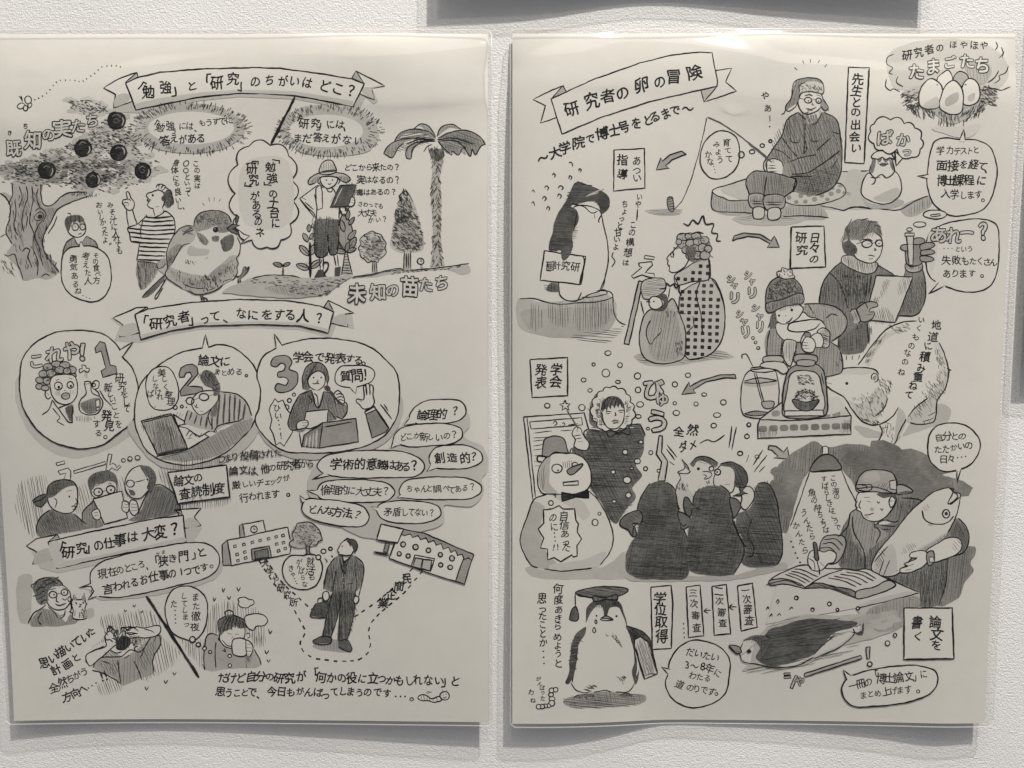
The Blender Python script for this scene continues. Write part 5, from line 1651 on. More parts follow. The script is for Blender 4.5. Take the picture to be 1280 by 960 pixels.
class Print:
    """one printed drawing: collects flat shapes with a tone and a layer, then becomes one mesh on the sheet"""
    def __init__(self, stack):
        self.v, self.f, self.t, self.l = [], [], [], []
        self.n = 0
        self.stack = stack
    def add(self, pts, faces, tone, layer):
        pts = np.asarray(pts, float)
        self.v.append(pts)
        self.f += [tuple(i + self.n for i in q) for q in faces]
        self.t.append(np.full(len(pts), tone))
        self.l.append(np.full(len(pts), float(layer)))
        self.n += len(pts)
    def fill(self, p, tone):
        if .2 <= tone < .95:
            tone += .17 * (1 - tone)          # the washes are thin: the paper shines through
        p = np.asarray(p, float)
        lo, hi = p.min(0), p.max(0)
        layer = math.floor(self.stack.top(p)) + 1.0
        pts = [Vector(q) for q in p]
        n = len(pts)
        for gx in np.arange(lo[0] + 2, hi[0], 4):
            for gy in np.arange(lo[1] + 2, hi[1], 4):
                pts.append(Vector((gx, gy)))
        try:
            r = geometry.delaunay_2d_cdt(pts, [], [list(range(n))], 1, 1e-4)
            self.add([(q.x, q.y) for q in r[0]], r[2], tone, layer)
            self.stack.put(p, layer)
        except Exception:
            pass
    def stroke(self, p, w, tone=.11, closed=False, taper=True, lay=.5):
        w = w * 1.42 if w < 1.45 else w * 1.1
        p = np.asarray(p, float)
        if closed:
            p = np.vstack([p, p[:1]])
        if len(p) < 2:
            return
        d = np.gradient(p, axis=0)
        L = np.hypot(d[:, 0], d[:, 1])
        L[L < 1e-6] = 1
        nrm = np.stack([-d[:, 1], d[:, 0]], 1) / L[:, None]
        s = np.concatenate([[0], np.cumsum(np.hypot(*np.diff(p, axis=0).T))])
        a, b, c = rnd.uniform(0, 6), rnd.uniform(0, 6), rnd.uniform(.06, .14)
        ww = w * (1 + .16 * np.sin(s * c + a) + .10 * np.sin(s * .41 + b))
        if taper and not closed:
            e = np.minimum(s, s[-1] - s)
            ww = ww * np.clip(.45 + e / (2.2 * w + 1.0), 0, 1)
        wob = .18 * np.sin(s * .21 + b) + .12 * np.sin(s * .55 + a)
        if closed:
            wob = wob * np.clip(np.minimum(s, s[-1] - s) / 8, 0, 1)
        p = p + nrm * wob[:, None]
        A, B = p + nrm * ww[:, None] / 2, p - nrm * ww[:, None] / 2
        m = len(p)
        self.add(np.vstack([A, B]), [(i, i + 1, m + i + 1, m + i) for i in range(m - 1)], tone, self.stack.top(p) + lay)

def inside(p, poly):
    x, y = p
    r = False
    n = len(poly)
    j = n - 1
    for i in range(n):
        xi, yi = poly[i]; xj, yj = poly[j]
        if (yi > y) != (yj > y) and x < (xj - xi) * (y - yi) / (yj - yi) + xi:
            r = not r
        j = i
    return r

def hatch(pr, w, ang, space, poly, tone=None):
    poly = np.asarray(poly, float)
    a = math.radians(ang)
    d = np.array([math.cos(a), math.sin(a)]); n = np.array([-d[1], d[0]])
    un, ud = poly @ n, poly @ d
    k = un.min() + space * rnd.uniform(.2, .9)
    while k < un.max():
        xs = []
        m = len(poly)
        for i in range(m):
            a0, a1 = un[i], un[(i + 1) % m]
            if (a0 > k) != (a1 > k):
                s = (k - a0) / (a1 - a0)
                xs.append(ud[i] + s * (ud[(i + 1) % m] - ud[i]))
        xs.sort()
        for x0, x1 in zip(xs[::2], xs[1::2]):
            L = x1 - x0
            if L < 1.2:
                continue
            y0, y1 = x0 + rnd.uniform(-.05, .12) * min(L, 25), x1 - rnd.uniform(-.05, .12) * min(L, 25)
            tilt = rnd.uniform(-.02, .02) * L
            q = [d * y0 + n * (k - tilt), d * (y0 + y1) / 2 + n * (k + rnd.uniform(-.25, .25)), d * y1 + n * (k + tilt)]
            pr.stroke(resample(q, False, 7), w * rnd.uniform(.65, 1.15), rnd.uniform(.22, .42) if tone is None else tone * rnd.uniform(.9, 1.12))
        k += space * rnd.uniform(.65, 1.35)

def dashes(pr, w, ln, ang, spread, count, poly):
    poly = np.asarray(poly, float)
    lo, hi = poly.min(0), poly.max(0)
    k = tries = 0
    while k < count and tries < count * 30:
        tries += 1
        c = np.array([rnd.uniform(lo[0], hi[0]), rnd.uniform(lo[1], hi[1])])
        if not inside(c, poly):
            continue
        k += 1
        a = math.radians(ang + rnd.uniform(-spread, spread))
        d = np.array([math.cos(a), math.sin(a)]); n = np.array([-d[1], d[0]])
        L = ln * rnd.uniform(.55, 1.2) / 2
        pr.stroke(np.array([c - d * L, c + n * L * rnd.uniform(-.3, .3), c + d * L]), w * rnd.uniform(.58, .95), rnd.uniform(.18, .38))

def blobs(pr, tone, size, count, poly):
    poly = np.asarray(poly, float)
    lo, hi = poly.min(0), poly.max(0)
    k = tries = 0
    base = math.floor(pr.stack.top(poly)) + 1.0
    pr.stack.put(poly, base + .4)
    while k < count and tries < count * 30:
        tries += 1
        c = np.array([rnd.uniform(lo[0], hi[0]), rnd.uniform(lo[1], hi[1])])
        if not inside(c, poly):
            continue
        k += 1
        r = size * rnd.uniform(.35, .75)
        a = rnd.uniform(0, 3)
        th = np.linspace(0, 2 * math.pi, 15)[:-1]
        rr = r * (1 + .22 * np.sin(2 * th + a) + .14 * np.sin(3 * th + 2 * a) + .1 * np.sin(5 * th))
        tone_k = tone + .14 * (1 - tone)
        q = c + np.stack([rr * 1.25 * np.cos(th), rr * .75 * np.sin(th)], 1)
        pr.add(np.vstack([q, c[None]]), [(i, (i + 1) % 14, 14) for i in range(14)], tone_k * rnd.uniform(.95, 1.06), base + .4 * k / count)

# ------------------------------------------------------------------ lettering
font_cu = bpy.data.curves.new("lettering_pen", 'FONT')
font_ob = bpy.data.objects.new("lettering_pen", font_cu)
sc.collection.objects.link(font_ob)
glyphs = {}
def contours(ch):
    font_cu.body = ch
    dg = bpy.context.evaluated_depsgraph_get()
    dg.update()
    cu = font_ob.to_curve(dg)
    out = []
    for sp in cu.splines:
        bp = sp.bezier_points
        n = len(bp)
        q = []
        for i in range(n):
            A, B = bp[i], bp[(i + 1) % n]
            a, b, c, d = (np.array(w[:2]) for w in (A.co, A.handle_right, B.handle_left, B.co))
            L = d - a
            dev = abs(L[0] * (b - a)[1] - L[1] * (b - a)[0]) + abs(L[0] * (c - a)[1] - L[1] * (c - a)[0])
            k = 1 if dev < 1e-4 else 3
            for j in range(k):
                t = j / k
                q.append((1 - t) ** 3 * a + 3 * t * (1 - t) ** 2 * b + 3 * t * t * (1 - t) * c + t ** 3 * d)
        if len(q) > 2:
            out.append(np.array(q))
    font_ob.to_curve_clear()
    return out
def glyph(ch, off):
    """outline of one character filled by winding number, its edge thickened by off"""
    key = (ch, off)
    if key in glyphs:
        return glyphs[key]
    cs = contours(ch)
    if not cs:
        glyphs[key] = (np.zeros((0, 2)), [])
        return glyphs[key]
    pts, edges = [], []
    for c in cs:
        k = len(pts)
        pts += [Vector(p) for p in c]
        edges += [(k + i, k + (i + 1) % len(c)) for i in range(len(c))]
    r = geometry.delaunay_2d_cdt(pts, edges, [], 0, 1e-5)
    v = [tuple(p) for p in r[0]]
    cen = np.array([np.mean([v[i] for i in t], 0) for t in r[2]])
    wn = np.zeros(len(cen))
    for c in cs:
        A, B = c, np.roll(c, -1, 0)
        ya, yb = A[None, :, 1] - cen[:, None, 1], B[None, :, 1] - cen[:, None, 1]
        xa, xb = A[None, :, 0] - cen[:, None, 0], B[None, :, 0] - cen[:, None, 0]
        cr = xa * yb - xb * ya
        wn += ((ya <= 0) & (yb > 0) & (cr > 0)).sum(1) - ((ya > 0) & (yb <= 0) & (cr < 0)).sum(1)
    todo = [tuple(t) for t, w in zip(r[2], wn) if w != 0]
    f, mids = [], {}
    while todo:                                   # long thin triangles would cut through the curved sheet
        t = todo.pop()
        e = max(((math.dist(v[t[i]], v[t[(i + 1) % 3]]), i) for i in range(3)))
        if e[0] < .2:
            f.append(t)
            continue
        a, b, c = t[e[1]], t[(e[1] + 1) % 3], t[(e[1] + 2) % 3]
        m = mids.get((min(a, b), max(a, b)))
        if m is None:
            m = mids[(min(a, b), max(a, b))] = len(v)
            v.append(((v[a][0] + v[b][0]) / 2, (v[a][1] + v[b][1]) / 2))
        todo += [(a, m, c), (m, b, c)]
    if off > 0:
        for c in cs:
            q = resample(c * 100, True, 20) / 100
            d = np.roll(q, -1, 0) - np.roll(q, 1, 0)
            L = np.hypot(d[:, 0], d[:, 1]); L[L < 1e-6] = 1
            nn = np.stack([-d[:, 1], d[:, 0]], 1) / L[:, None] * off
            k, m = len(v), len(q)
            v += [tuple(p) for p in q + nn] + [tuple(p) for p in q - nn]
            f += [(k + i, k + (i + 1) % m, k + m + (i + 1) % m, k + m + i) for i in range(m)]
    glyphs[key] = (np.array(v), f)
    return glyphs[key]
_r = glyph('国', 0.0)[0]
EM_LO, EM_HI = _r.min(0), _r.max(0)
EM = float((EM_HI - EM_LO).max()) / .92
CEN = (EM_LO + EM_HI) / 2

def is_kana(ch):
    return 0x3040 <= ord(ch) <= 0x30ff
def put(pr, ch, c, size, rot, off, tone, layer, vertical=False, wild=1.0, top=None):
    v, f = glyph(ch, off)
    if not len(v):
        return
    q = (v - CEN) / EM
    if ch in '？！?!12345678' :
        q = q + np.array([-(v[:, 0].min() + v[:, 0].max()) / 2 / EM + CEN[0] / EM, 0])
    if vertical and ch in '「」ー～（）―':
        q = np.stack([q[:, 1], -q[:, 0]], 1)
    elif vertical and ch in '、。':
        q = q + np.array([.55, .5])
    elif ch in '、。':
        q = q + np.array([.2, 0])
    r = rnd
    k = size * (r.uniform(.80, .92) if is_kana(ch) else r.uniform(.93, 1.06))
    q = q * np.array([k * r.uniform(.9, 1.04), k * r.uniform(.90, 1.10)])
    q[:, 0] += q[:, 1] * r.uniform(-.04, .14) * wild
    a, b = r.uniform(0, 6), r.uniform(0, 6)
    q = q + wild * size * .027 * np.stack([np.sin(q[:, 1] / size * 6 + a), np.sin(q[:, 0] / size * 6.5 + b)], 1)
    t = rot + math.radians(r.uniform(-6, 6)) * wild
    ct, st = math.cos(t), math.sin(t)
    q = np.stack([q[:, 0] * ct - q[:, 1] * st, q[:, 0] * st + q[:, 1] * ct], 1)
    q = np.stack([c[0] + q[:, 0], c[1] - q[:, 1]], 1)
    if top is None:
        top = pr.stack.top(q)
    pr.add(q, f, tone, top + layer)

def spread(path, n):
    path = np.asarray(path, float)
    if n == len(path):
        return path
    s = np.concatenate([[0], np.cumsum(np.hypot(*np.diff(path, axis=0).T))])
    if s[-1] == 0 or n == 1:
        return np.repeat(path[:1], n, 0)
    q = np.linspace(0, s[-1], n)
    return np.stack([np.interp(q, s, path[:, 0]), np.interp(q, s, path[:, 1])], 1)

def letters(pr, size, path, text, vertical, off=None, tone=.11):
    P = spread(path, len(text))
    if len(P) > 1 and text != '!!':
        size = min(size, 1.2 * float(np.mean(np.hypot(*np.diff(P, axis=0).T))))
    if off is None:
        off = .022 if size >= 13 else .014
    for i, ch in enumerate(text):
        rot = 0
        if not vertical and len(P) > 1:
            a, b = P[max(i - 1, 0)], P[min(i + 1, len(P) - 1)]
            rot = -math.atan2(b[1] - a[1], b[0] - a[0]) * .8
        put(pr, ch, P[i] + np.array([rnd.uniform(-.3, .3), rnd.uniform(-.3, .3)]), size, rot, off, tone, 2.5, vertical)

# ------------------------------------------------------------------ reads one drawing list
def parse(text, sheet, parent, mats):
    V = [0, 0, 1]
    stack = Stack()
    cur = None
    parts = []
    def P(s):
        out = []
        for tok in s.split():
            x, y = tok.split(',')
            out.append((V[0] + float(x) / V[2], V[1] + float(y) / V[2]))
        return np.array(out)
    for line in text.strip().split('\n'):
        line = line.strip()
        if not line:
            continue
        c, _, rest = line.partition(' ')
        if c == 'P':
            bits = rest.split(' ', 2)
            cur = (bits[0], Print(stack), Print(stack), bits[2] if len(bits) > 2 else '')
            parts.append(cur)
            continue
        if c == 'v':
            V = [float(q) for q in rest.split()]
            continue
        pr, tx = cur[1], cur[2]
        if c in 'tu':
            body, _, s = rest.partition('|')
            size, _, path = body.partition(' ')
            letters(tx, float(size), P(path), s, c == 'u')
            continue
        if c == 'x':
            body, _, s = rest.partition('|')
            size, tone, w, path = body.split(' ', 3)
            pts = spread(P(path), len(s))
            st = rnd.getstate()
            tops = {(q[0], q[1]): stack.top(np.array([q - float(size) * .6, q + float(size) * .6])) for q in pts}
            for k, (off, tn, ly) in enumerate(((.085, .13, 2.5), (.022, float(tone) * .97, 4.5))):
                rnd.setstate(st)
                for ch, q in zip(s, pts):
                    put(tx, ch, q, float(size) * 1.06, 0, off, tn, ly, False, .8, tops[(q[0], q[1])])
            continue
        if c == 'o':
            tone, w, body = rest.split(' ', 2)
            for sh in body.split('/'):
                a, b = sh.split()
                cx, cy = P(a)[0]
                r = [float(q) / V[2] for q in b.split(',')]
                rx, ry = r[0], r[-1]
                th = np.linspace(0, 2 * math.pi, max(10, int(rx * 2.2)))[:-1] + rnd.uniform(0, 6)
                q = np.stack([cx + rx * np.cos(th), cy + ry * np.sin(th)], 1)
                if tone != '-':
                    pr.fill(q, float(tone))
                if float(w) > .15:
                    pr.stroke(q, float(w), closed=True)
            continue
        n = {'L': 2, 's': 1, 'l': 1, 'c': 1, 'q': 1, 'S': 2, 'f': 1, 'g': 1, 'b': 2, 'e': 2, 'h': 3, 'n': 5, 'm': 3, 'r': 4, 'd': 3, 'z': 2, 'i': 3, 'Q': 3, 'B': 3}[c]
        bits = rest.split(' ', n)
        a = [float(q) for q in bits[:n]]
        shapes = [P(q) for q in bits[n].split('/')]
        for p in shapes:
            if c == 's':
                pr.stroke(catmull(p), a[0])
            elif c == 'S':
                pr.stroke(catmull(p), a[1], a[0], lay=.7)
            elif c == 'L':
                pr.stroke(resample(p, False, 5), a[1], a[0], lay=.7)
            elif c == 'l':
                pr.stroke(resample(p, False, 6), a[0])
            elif c == 'c':
                pr.stroke(catmull(p, True), a[0], closed=True)
            elif c == 'q':
                pr.stroke(resample(p, True, 6), a[0], closed=True)
            elif c == 'f':
                q = catmull(p, True, 3)
                q = q + np.stack([.35 * np.sin(np.arange(len(q)) * 1.1), .35 * np.sin(np.arange(len(q)) * .83 + 1)], 1)
                pr.fill(q, a[0])
                if .3 <= a[0] <= .72:                 # soft pencil over the wash
                    hatch(pr, .62, rnd.uniform(62, 108), 3.4, q, a[0] * .78)
            elif c == 'g':
                pr.fill(resample(p, True, 8), a[0])
            elif c == 'b':
                q = catmull(p, True)
                pr.fill(q, a[0]); pr.stroke(q, a[1], closed=True)
            elif c == 'e':
                q = resample(p, True, 5)
                pr.fill(q, a[0])
                pr.stroke(q, a[1], closed=True)
            elif c == 'h':
                hatch(pr, a[0] * .64, a[1], a[2] / V[2] * 1.45, catmull(p, True, 6))
            elif c == 'n':
                dashes(pr, a[0], a[1] * .8, a[2], a[3], int(a[4]), p)
            elif c == 'm':
                blobs(pr, a[0], a[1] * .55, int(a[2]), p)
            elif c == 'r':
                w, cnt, lo, hi = a
                (cx, cy), (rx, ry) = p[0], (p[1] - np.array(V[:2]))
                for _ in range(int(cnt)):
                    th = rnd.uniform(0, 2 * math.pi)
                    k = lo + (hi - lo) * rnd.random()
                    k2 = k + 4.5 / max(rx, 1) * rnd.uniform(.7, 1.6)
                    pt = np.array([cx + rx * k * math.cos(th), cy + ry * k * math.sin(th)])
                    dr = np.array([math.cos(th) * .8, math.sin(th) * 1.2])
                    dr /= np.hypot(*dr)
                    pr.stroke(np.array([pt, pt + dr * rnd.uniform(2.6, 5.5)]), w, .2)
            elif c == 'd':
                w, on, gap = a
                q = resample(catmull(p), False, .6)
                s = np.concatenate([[0], np.cumsum(np.hypot(*np.diff(q, axis=0).T))])
                k = 0
                while k < s[-1] - 1:
                    m = (s >= k) & (s <= k + on)
                    if m.sum() > 1:
                        pr.stroke(q[m], max(w, 1.3), taper=False)
                    k += on + gap * rnd.uniform(.7, 1.2)
            elif c == 'z':
                out = []
                m = len(p)
                for i in range(m):
                    A, B = p[i], p[(i + 1) % m]
                    e = B - A
                    nn = np.array([e[1], -e[0]])
                    for j in range(9):
                        s = j / 9
                        out.append(A + e * s + nn * .30 * 4 * s * (1 - s) * (1 + .0 * i))
                pr.fill(out, a[0]); pr.stroke(np.array(out), a[1], closed=True)
            elif c == 'i':
                tone, w, ratio = a
                A, B = p[0], p[1]
                e = B - A
                nn = np.array([-e[1], e[0]]) * ratio / 2
                q = catmull([A, A + e * .3 + nn * .9, A + e * .7 + nn * .85, B, A + e * .7 - nn * .85, A + e * .3 - nn * .9], True)
                pr.fill(q, tone); pr.stroke(q, w, closed=True)
                pr.stroke(np.array([A, A + e * .8]), .7)
            elif c in 'QB':
                sx, sy, tone = a
                e0 = p[2] - p[1] if c == 'B' else p[1] - p[0]
                ang = math.atan2(e0[1], e0[0]) * (1 if c == 'B' else -.1)
                ex = np.array([math.cos(ang), math.sin(ang)]); ey = np.array([-ex[1], ex[0]])
                lo, hi = p.min(0) - 20, p.max(0) + 20
                cc = (lo + hi) / 2
                nx, ny = int((hi[0] - lo[0]) / sx / 1.2) + 2, int((hi[1] - lo[1]) / sy / 1.2) + 2
                base = math.floor(pr.stack.top(p)) + 1.0
                pr.stack.put(p, base)
                for i in range(-nx, nx):
                    for j in range(-ny, ny):
                        ctr = cc + ex * (i * sx + (j % 2) * sx * .0 + rnd.uniform(-.4, .4)) + ey * (j * sy + rnd.uniform(-.4, .4))
                        if not inside(ctr, p):
                            continue
                        hx, hy = (sx * .27, sy * .27) if c == 'Q' else (sx * .42, sy * .4)
                        th = np.linspace(0, 2 * math.pi, 13)[:-1]
                        pw = .45 if c == 'Q' else .6
                        cs, sn = np.cos(th), np.sin(th)
                        q = ctr + ex * (hx * np.sign(cs) * abs(cs) ** pw)[:, None] + ey * (hy * np.sign(sn) * abs(sn) ** pw)[:, None]
                        if c == 'B' and sum(inside(z, p) for z in q[::2]) < 5:
                            continue
                        pr.add(np.vstack([q, ctr[None]]), [(k, (k + 1) % 12, 12) for k in range(12)], tone * rnd.uniform(.9, 1.1), base)
    made = []
    for name, pr, tx, label in parts:
        ob = None
        if pr.n and tx.n:
            ob = mesh_print(name, pr, sheet, mats, parent)
            mesh_print('lettering', tx, sheet, mats, ob)
        elif pr.n or tx.n:
            ob = mesh_print(name, pr if pr.n else tx, sheet, mats, parent)
        if label:
            ob['label'] = label
        made.append(ob)
    return made

def mesh_print(name, pr, sheet, mat, parent):
    v = np.vstack(pr.v); t = np.concatenate(pr.t); l = np.concatenate(pr.l)
    co = sheet.pix(v, BASE + l * FILL_STEP)
    # pix() is given one lift per point
    me = bpy.data.meshes.new(name)
    me.from_pydata(co.tolist(), [], pr.f)
    at = me.attributes.new('tone', 'FLOAT', 'POINT')
    at.data.foreach_set('value', t.astype(np.float32))
    me.materials.append(mat)
    me.validate()
    ob = bpy.data.objects.new(name, me)
    sc.collection.objects.link(ob)
    ob.parent = parent
    return ob
# ------------------------------------------------------------------ materials
def mat_new(name):
    m = bpy.data.materials.new(name)
    m.use_nodes = True
    t = m.node_tree
    return m, t, t.nodes['Principled BSDF']
def N(t, kind, **kw):
    n = t.nodes.new(kind)
    for k, v in kw.items():
        setattr(n, k, v)
    return n

PAPER = (0.690, 0.674, 0.643)
def wall_material():
    m, t, b = mat_new("stippled_wall_paint")
    co = N(t, 'ShaderNodeTexCoord')
    n1 = N(t, 'ShaderNodeTexNoise'); n1.inputs['Scale'].default_value = 1000; n1.inputs['Detail'].default_value = 3; n1.inputs['Roughness'].default_value = .55
    n2 = N(t, 'ShaderNodeTexNoise'); n2.inputs['Scale'].default_value = 420; n2.inputs['Detail'].default_value = 2
    n3 = N(t, 'ShaderNodeTexNoise'); n3.inputs['Scale'].default_value = 9; n3.inputs['Detail'].default_value = 3
    for n in (n1, n2, n3):
        t.links.new(co.outputs['Object'], n.inputs['Vector'])
    ad = N(t, 'ShaderNodeMath', operation='MULTIPLY_ADD')
    t.links.new(n2.outputs[0], ad.inputs[0]); ad.inputs[1].default_value = .6
    t.links.new(n1.outputs[0], ad.inputs[2])
    bp = N(t, 'ShaderNodeBump'); bp.inputs['Strength'].default_value = .55; bp.inputs['Distance'].default_value = .0008
    t.links.new(ad.outputs[0], bp.inputs['Height'])
    t.links.new(bp.outputs[0], b.inputs['Normal'])
    r = N(t, 'ShaderNodeValToRGB')
    r.color_ramp.elements[0].color = (.69, .683, .682, 1); r.color_ramp.elements[0].position = .3
    r.color_ramp.elements[1].color = (.75, .744, .742, 1); r.color_ramp.elements[1].position = .7
    t.links.new(n3.outputs[0], r.inputs[0])
    t.links.new(r.outputs[0], b.inputs['Base Color'])
    b.inputs['Roughness'].default_value = .62
    b.inputs['Specular IOR Level'].default_value = .3
    return m

def print_material(name, with_tone):
    m, t, b = mat_new(name)
    co = N(t, 'ShaderNodeTexCoord')
    n1 = N(t, 'ShaderNodeTexNoise'); n1.inputs['Scale'].default_value = 70; n1.inputs['Detail'].default_value = 5; n1.inputs['Roughness'].default_value = .62
    t.links.new(co.outputs['Object'], n1.inputs['Vector'])
    if with_tone:
        at = N(t, 'ShaderNodeAttribute', attribute_name='tone')
        # washes are uneven, bare paper is not: amount = (1 - tone) * .5
        amt = N(t, 'ShaderNodeMath', operation='SUBTRACT'); amt.inputs[0].default_value = 1.0
        t.links.new(at.outputs['Fac'], amt.inputs[1])
        nz = N(t, 'ShaderNodeMath', operation='SUBTRACT'); t.links.new(n1.outputs[0], nz.inputs[0]); nz.inputs[1].default_value = .5
        # pencil grain: fine streaks across the sheet
        mp = N(t, 'ShaderNodeMapping'); mp.inputs['Scale'].default_value = (260, 1, 1700)
        t.links.new(co.outputs['Object'], mp.inputs[0])
        n4 = N(t, 'ShaderNodeTexNoise'); n4.inputs['Scale'].default_value = 1.0; n4.inputs['Detail'].default_value = 2
        t.links.new(mp.outputs[0], n4.inputs['Vector'])
        n5 = N(t, 'ShaderNodeMath', operation='MULTIPLY_ADD'); t.links.new(n4.outputs[0], n5.inputs[0]); n5.inputs[1].default_value = .8
        t.links.new(nz.outputs[0], n5.inputs[2])
        n6 = N(t, 'ShaderNodeMath', operation='SUBTRACT'); t.links.new(n5.outputs[0], n6.inputs[0]); n6.inputs[1].default_value = .4
        mu = N(t, 'ShaderNodeMath', operation='MULTIPLY'); t.links.new(n6.outputs[0], mu.inputs[0]); t.links.new(amt.outputs[0], mu.inputs[1])
        ma = N(t, 'ShaderNodeMath', operation='MULTIPLY_ADD'); t.links.new(mu.outputs[0], ma.inputs[0]); ma.inputs[1].default_value = .75
        t.links.new(at.outputs['Fac'], ma.inputs[2])
        mx = N(t, 'ShaderNodeMath', operation='MAXIMUM'); t.links.new(ma.outputs[0], mx.inputs[0]); mx.inputs[1].default_value = .08
        pw = N(t, 'ShaderNodeMath', operation='POWER'); t.links.new(mx.outputs[0], pw.inputs[0]); pw.inputs[1].default_value = 1.95
        vm = N(t, 'ShaderNodeVectorMath', operation='SCALE'); vm.inputs[0].default_value = PAPER
        t.links.new(pw.outputs[0], vm.inputs['Scale'])
        t.links.new(vm.outputs[0], b.inputs['Base Color'])
    else:
        r = N(t, 'ShaderNodeValToRGB')
        r.color_ramp.elements[0].color = tuple(c * .975 for c in PAPER) + (1,); r.color_ramp.elements[0].position = .35
        r.color_ramp.elements[1].color = tuple(c * 1.01 for c in PAPER) + (1,); r.color_ramp.elements[1].position = .65
        t.links.new(n1.outputs[0], r.inputs[0])
        t.links.new(r.outputs[0], b.inputs['Base Color'])
    b.inputs['Roughness'].default_value = .7
    b.inputs['Specular IOR Level'].default_value = .15
    return m

def film_material():
    m, t, b = mat_new("laminate_film")
    out = t.nodes['Material Output']
    t.nodes.remove(b)
    tr = N(t, 'ShaderNodeBsdfTransparent'); tr.inputs[0].default_value = (.94, .935, .92, 1)
    gl = N(t, 'ShaderNodeBsdfGlossy'); gl.inputs['Roughness'].default_value = .07
    fr = N(t, 'ShaderNodeFresnel')
    ge = N(t, 'ShaderNodeNewGeometry')
    io = N(t, 'ShaderNodeMath', operation='MULTIPLY_ADD')      # a thin film reflects the same from either side
    t.links.new(ge.outputs['Backfacing'], io.inputs[0]); io.inputs[1].default_value = 1 / 1.5 - 1.5; io.inputs[2].default_value = 1.5
    t.links.new(io.outputs[0], fr.inputs['IOR'])
    mx = N(t, 'ShaderNodeMixShader')
    co = N(t, 'ShaderNodeTexCoord')
    n1 = N(t, 'ShaderNodeTexNoise'); n1.inputs['Scale'].default_value = 16; n1.inputs['Detail'].default_value = 2
    t.links.new(co.outputs['Object'], n1.inputs['Vector'])
    bp = N(t, 'ShaderNodeBump'); bp.inputs['Strength'].default_value = .3; bp.inputs['Distance'].default_value = .005
    t.links.new(n1.outputs[0], bp.inputs['Height'])
    t.links.new(bp.outputs[0], gl.inputs['Normal']); t.links.new(bp.outputs[0], fr.inputs['Normal'])
    t.links.new(fr.outputs[0], mx.inputs[0]); t.links.new(tr.outputs[0], mx.inputs[1]); t.links.new(gl.outputs[0], mx.inputs[2])
    t.links.new(mx.outputs[0], out.inputs[0])
    return m

def seal_material():
    m, t, b = mat_new("welded_plastic_edge")
    out = t.nodes['Material Output']
    tr = N(t, 'ShaderNodeBsdfTransparent')
    mx = N(t, 'ShaderNodeMixShader'); mx.inputs[0].default_value = .2
    b.inputs['Base Color'].default_value = (.85, .84, .81, 1); b.inputs['Roughness'].default_value = .22
    t.links.new(tr.outputs[0], mx.inputs[1]); t.links.new(b.outputs[0], mx.inputs[2])
    t.links.new(mx.outputs[0], out.inputs[0])
    return m
M_SEAL = seal_material()
M_WALL = wall_material()
M_PAPER = print_material("printing_paper", False)
M_INK = print_material("printed_ink", True)
M_FILM = film_material()

# ------------------------------------------------------------------ wall
def link_mesh(name, verts, faces, mat, parent=None, smooth=False):
    me = bpy.data.meshes.new(name)
    me.from_pydata([tuple(v) for v in verts], [], faces)
    me.materials.append(mat)
    if smooth:
        me.polygons.foreach_set('use_smooth', [True] * len(me.polygons))
    o = bpy.data.objects.new(name, me)
    sc.collection.objects.link(o)
    o.parent = parent
    return o
wall = link_mesh('wall', [(-1.6, 0, -1.4), (1.6, 0, -1.4), (1.6, 0, 1.4), (-1.6, 0, 1.4), (-1.6, .1, -1.4), (1.6, .1, -1.4), (1.6, .1, 1.4), (-1.6, .1, 1.4)],
                 [(0, 1, 2, 3), (5, 4, 7, 6), (4, 0, 3, 7), (1, 5, 6, 2), (3, 2, 6, 7), (4, 5, 1, 0)], M_WALL)
wall['kind'] = 'structure'
wall['label'] = 'white stippled wall the laminated posters hang on'
wall['category'] = 'wall'

# ------------------------------------------------------------------ the laminated sheets
def sheet_mesh(name, sh, margin, lift, mat, parent, radius=0.0, step=.0022):
    x0, x1, z0, z1 = sh.x0 - margin[0], sh.x1 + margin[1], sh.z0 - margin[2], sh.z1 + margin[3]
    pts = []
    r = max(radius, 1e-4)
    for cx, cz, a0 in ((x1 - r, z1 - r, 0), (x0 + r, z1 - r, 90), (x0 + r, z0 + r, 180), (x1 - r, z0 + r, 270)):
        for k in range(5):
            a = math.radians(a0 + 22.5 * k)
            pts.append((cx + r * math.cos(a), cz + r * math.sin(a)))
    ring = resample(pts, True, step)
    n = len(ring)
    gx, gz = np.meshgrid(np.arange(x0 + step, x1 - step / 2, step), np.arange(z0 + step, z1 - step / 2, step))
    grid = np.stack([gx.ravel(), gz.ravel()], 1)
    r_ = geometry.delaunay_2d_cdt([Vector(p) for p in ring] + [Vector(p) for p in grid], [], [list(range(n))], 1, 1e-6)
    v = np.array([(p.x, p.y) for p in r_[0]])
    co = sh.wall(v[:, 0], v[:, 1], lift + (sh.bubbles(v[:, 0], v[:, 1]) if lift else 0))
    faces = r_[2]
    me = bpy.data.meshes.new(name)
    me.from_pydata(co.tolist(), [], faces)
    me.materials.append(mat)
    me.polygons.foreach_set('use_smooth', [True] * len(me.polygons))
    # front faces look out of the wall
    if me.polygons[0].normal.y > 0:
        me.flip_normals()
    ob = bpy.data.objects.new(name, me)
    sc.collection.objects.link(ob)
    ob.parent = parent
    return ob

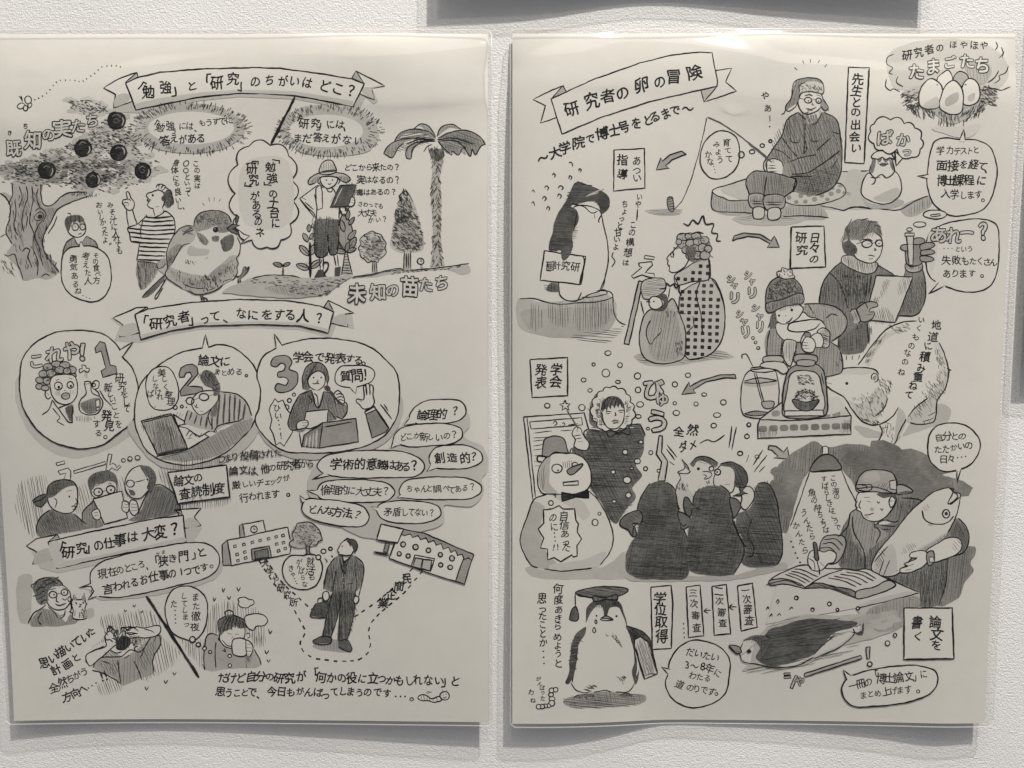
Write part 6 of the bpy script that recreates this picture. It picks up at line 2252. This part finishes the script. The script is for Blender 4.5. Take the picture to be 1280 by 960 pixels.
def seal_mesh(sh, m, lift, parent):
    x0, x1, z0, z1 = sh.x0 - m[0], sh.x1 + m[1], sh.z0 - m[2], sh.z1 + m[3]
    r = .004
    pts = []
    for cx, cz, a0 in ((x1 - r, z1 - r, 0), (x0 + r, z1 - r, 90), (x0 + r, z0 + r, 180), (x1 - r, z0 + r, 270)):
        for k in range(7):
            a = math.radians(a0 + 15 * k)
            pts.append((cx + r * math.cos(a), cz + r * math.sin(a)))
    q = resample(pts, True, .0015)
    d = np.roll(q, -1, 0) - np.roll(q, 1, 0)
    nn = np.stack([d[:, 1], -d[:, 0]], 1) / np.hypot(d[:, 0], d[:, 1])[:, None]
    rings = []
    for out_, up in ((-.0005, 0), (-.0003, .0002), (.0002, .0002), (.0003, 0), (.0002, -.0002), (-.0003, -.0002)):
        w = q + nn * out_
        rings.append(sh.wall(w[:, 0], w[:, 1], lift + sh.bubbles(w[:, 0], w[:, 1]) + up))
    n = len(q)
    faces = [(k * n + i, k * n + (i + 1) % n, ((k + 1) % 6) * n + (i + 1) % n, ((k + 1) % 6) * n + i) for k in range(6) for i in range(n)]
    return link_mesh('welded_edge', np.vstack(rings), faces, M_SEAL, parent, True)

def poster(sh, label, drawings, rim=(.003, .003, .001, .0016)):
    root = bpy.data.objects.new('laminated_poster', None)
    sc.collection.objects.link(root)
    root['label'] = label
    root['category'] = 'poster'
    root['group'] = 'laminated posters on the wall'
    p = sheet_mesh('paper_sheet', sh, (0, 0, 0, 0), 0, M_PAPER, root)
    sheet_mesh('laminate_film', sh, rim, .0026, M_FILM, root, .004, .0016)
    seal_mesh(sh, rim, .0026, root)
    if drawings:
        parse(drawings, sh, root, M_INK)
    return root

LEFT = Sheet([(-28, 38), (613, 44), (608.5, 902), (22, 897)],
             smooth_knots([0, .15, .32, .5, .7, .88, 1], [.0060, .0042, .0031, .0034, .0047, .0064, .0074]), 0.6)
RIGHT = Sheet([(641, 41), (1268, 40), (1232, 901), (640, 903)],
              smooth_knots([0, .1, .2, .32, .45, .62, .8, .92, 1], [.0066, .0064, .0047, .0015, .0019, .0033, .0054, .0069, .0062]), 2.1)
UPPER = Sheet([(547, -900), (1187, -900), (1179, -18), (545, -14)], smooth_knots([0, .2, .42, .7, 1], [.0082, .0070, .0038, .0062, .0086]), 4.0)
BESIDE = Sheet([(1305, -420), (1940, -420), (1930, 466), (1297, 466)], smooth_knots([0, .5, 1], [.0072, .006, .006]), 3.0)

for px, py, sx, sz, am in ((1015, 84, .020, .0032, .0013), (925, 113, .0055, .003, .0012), (967, 93, .0015, .0016, .0005), (760, 78, .030, .006, .0011), (1180, 100, .04, .007, .0012)):
    q = on_plane([(px, py)], .008)[0]
    RIGHT.kinks.append((q[0], q[2], sx, sz, am))
for px, py, sx, sz, am in ((45, 68, .016, .006, .0014), (560, 95, .05, .008, .0012), (200, 92, .06, .008, .0009)):
    q = on_plane([(px, py)], .008)[0]
    LEFT.kinks.append((q[0], q[2], sx, sz, am))
poster(LEFT, 'left poster of ink drawings with a sparrow, a fruit tree and a businessman', LEFT_DRAWINGS, (.0035, .0024, .001, .0016))
poster(RIGHT, 'right poster of ink drawings with penguins, a polar bear and a snowman', RIGHT_DRAWINGS, (.0013, .0040, .001, .0018))
poster(UPPER, 'blank laminated sheet hung above the penguin poster, only its shadow showing', '')
poster(BESIDE, 'blank laminated sheet hung right of the penguin poster, only its shadow showing', '')
bpy.data.objects.remove(font_ob)
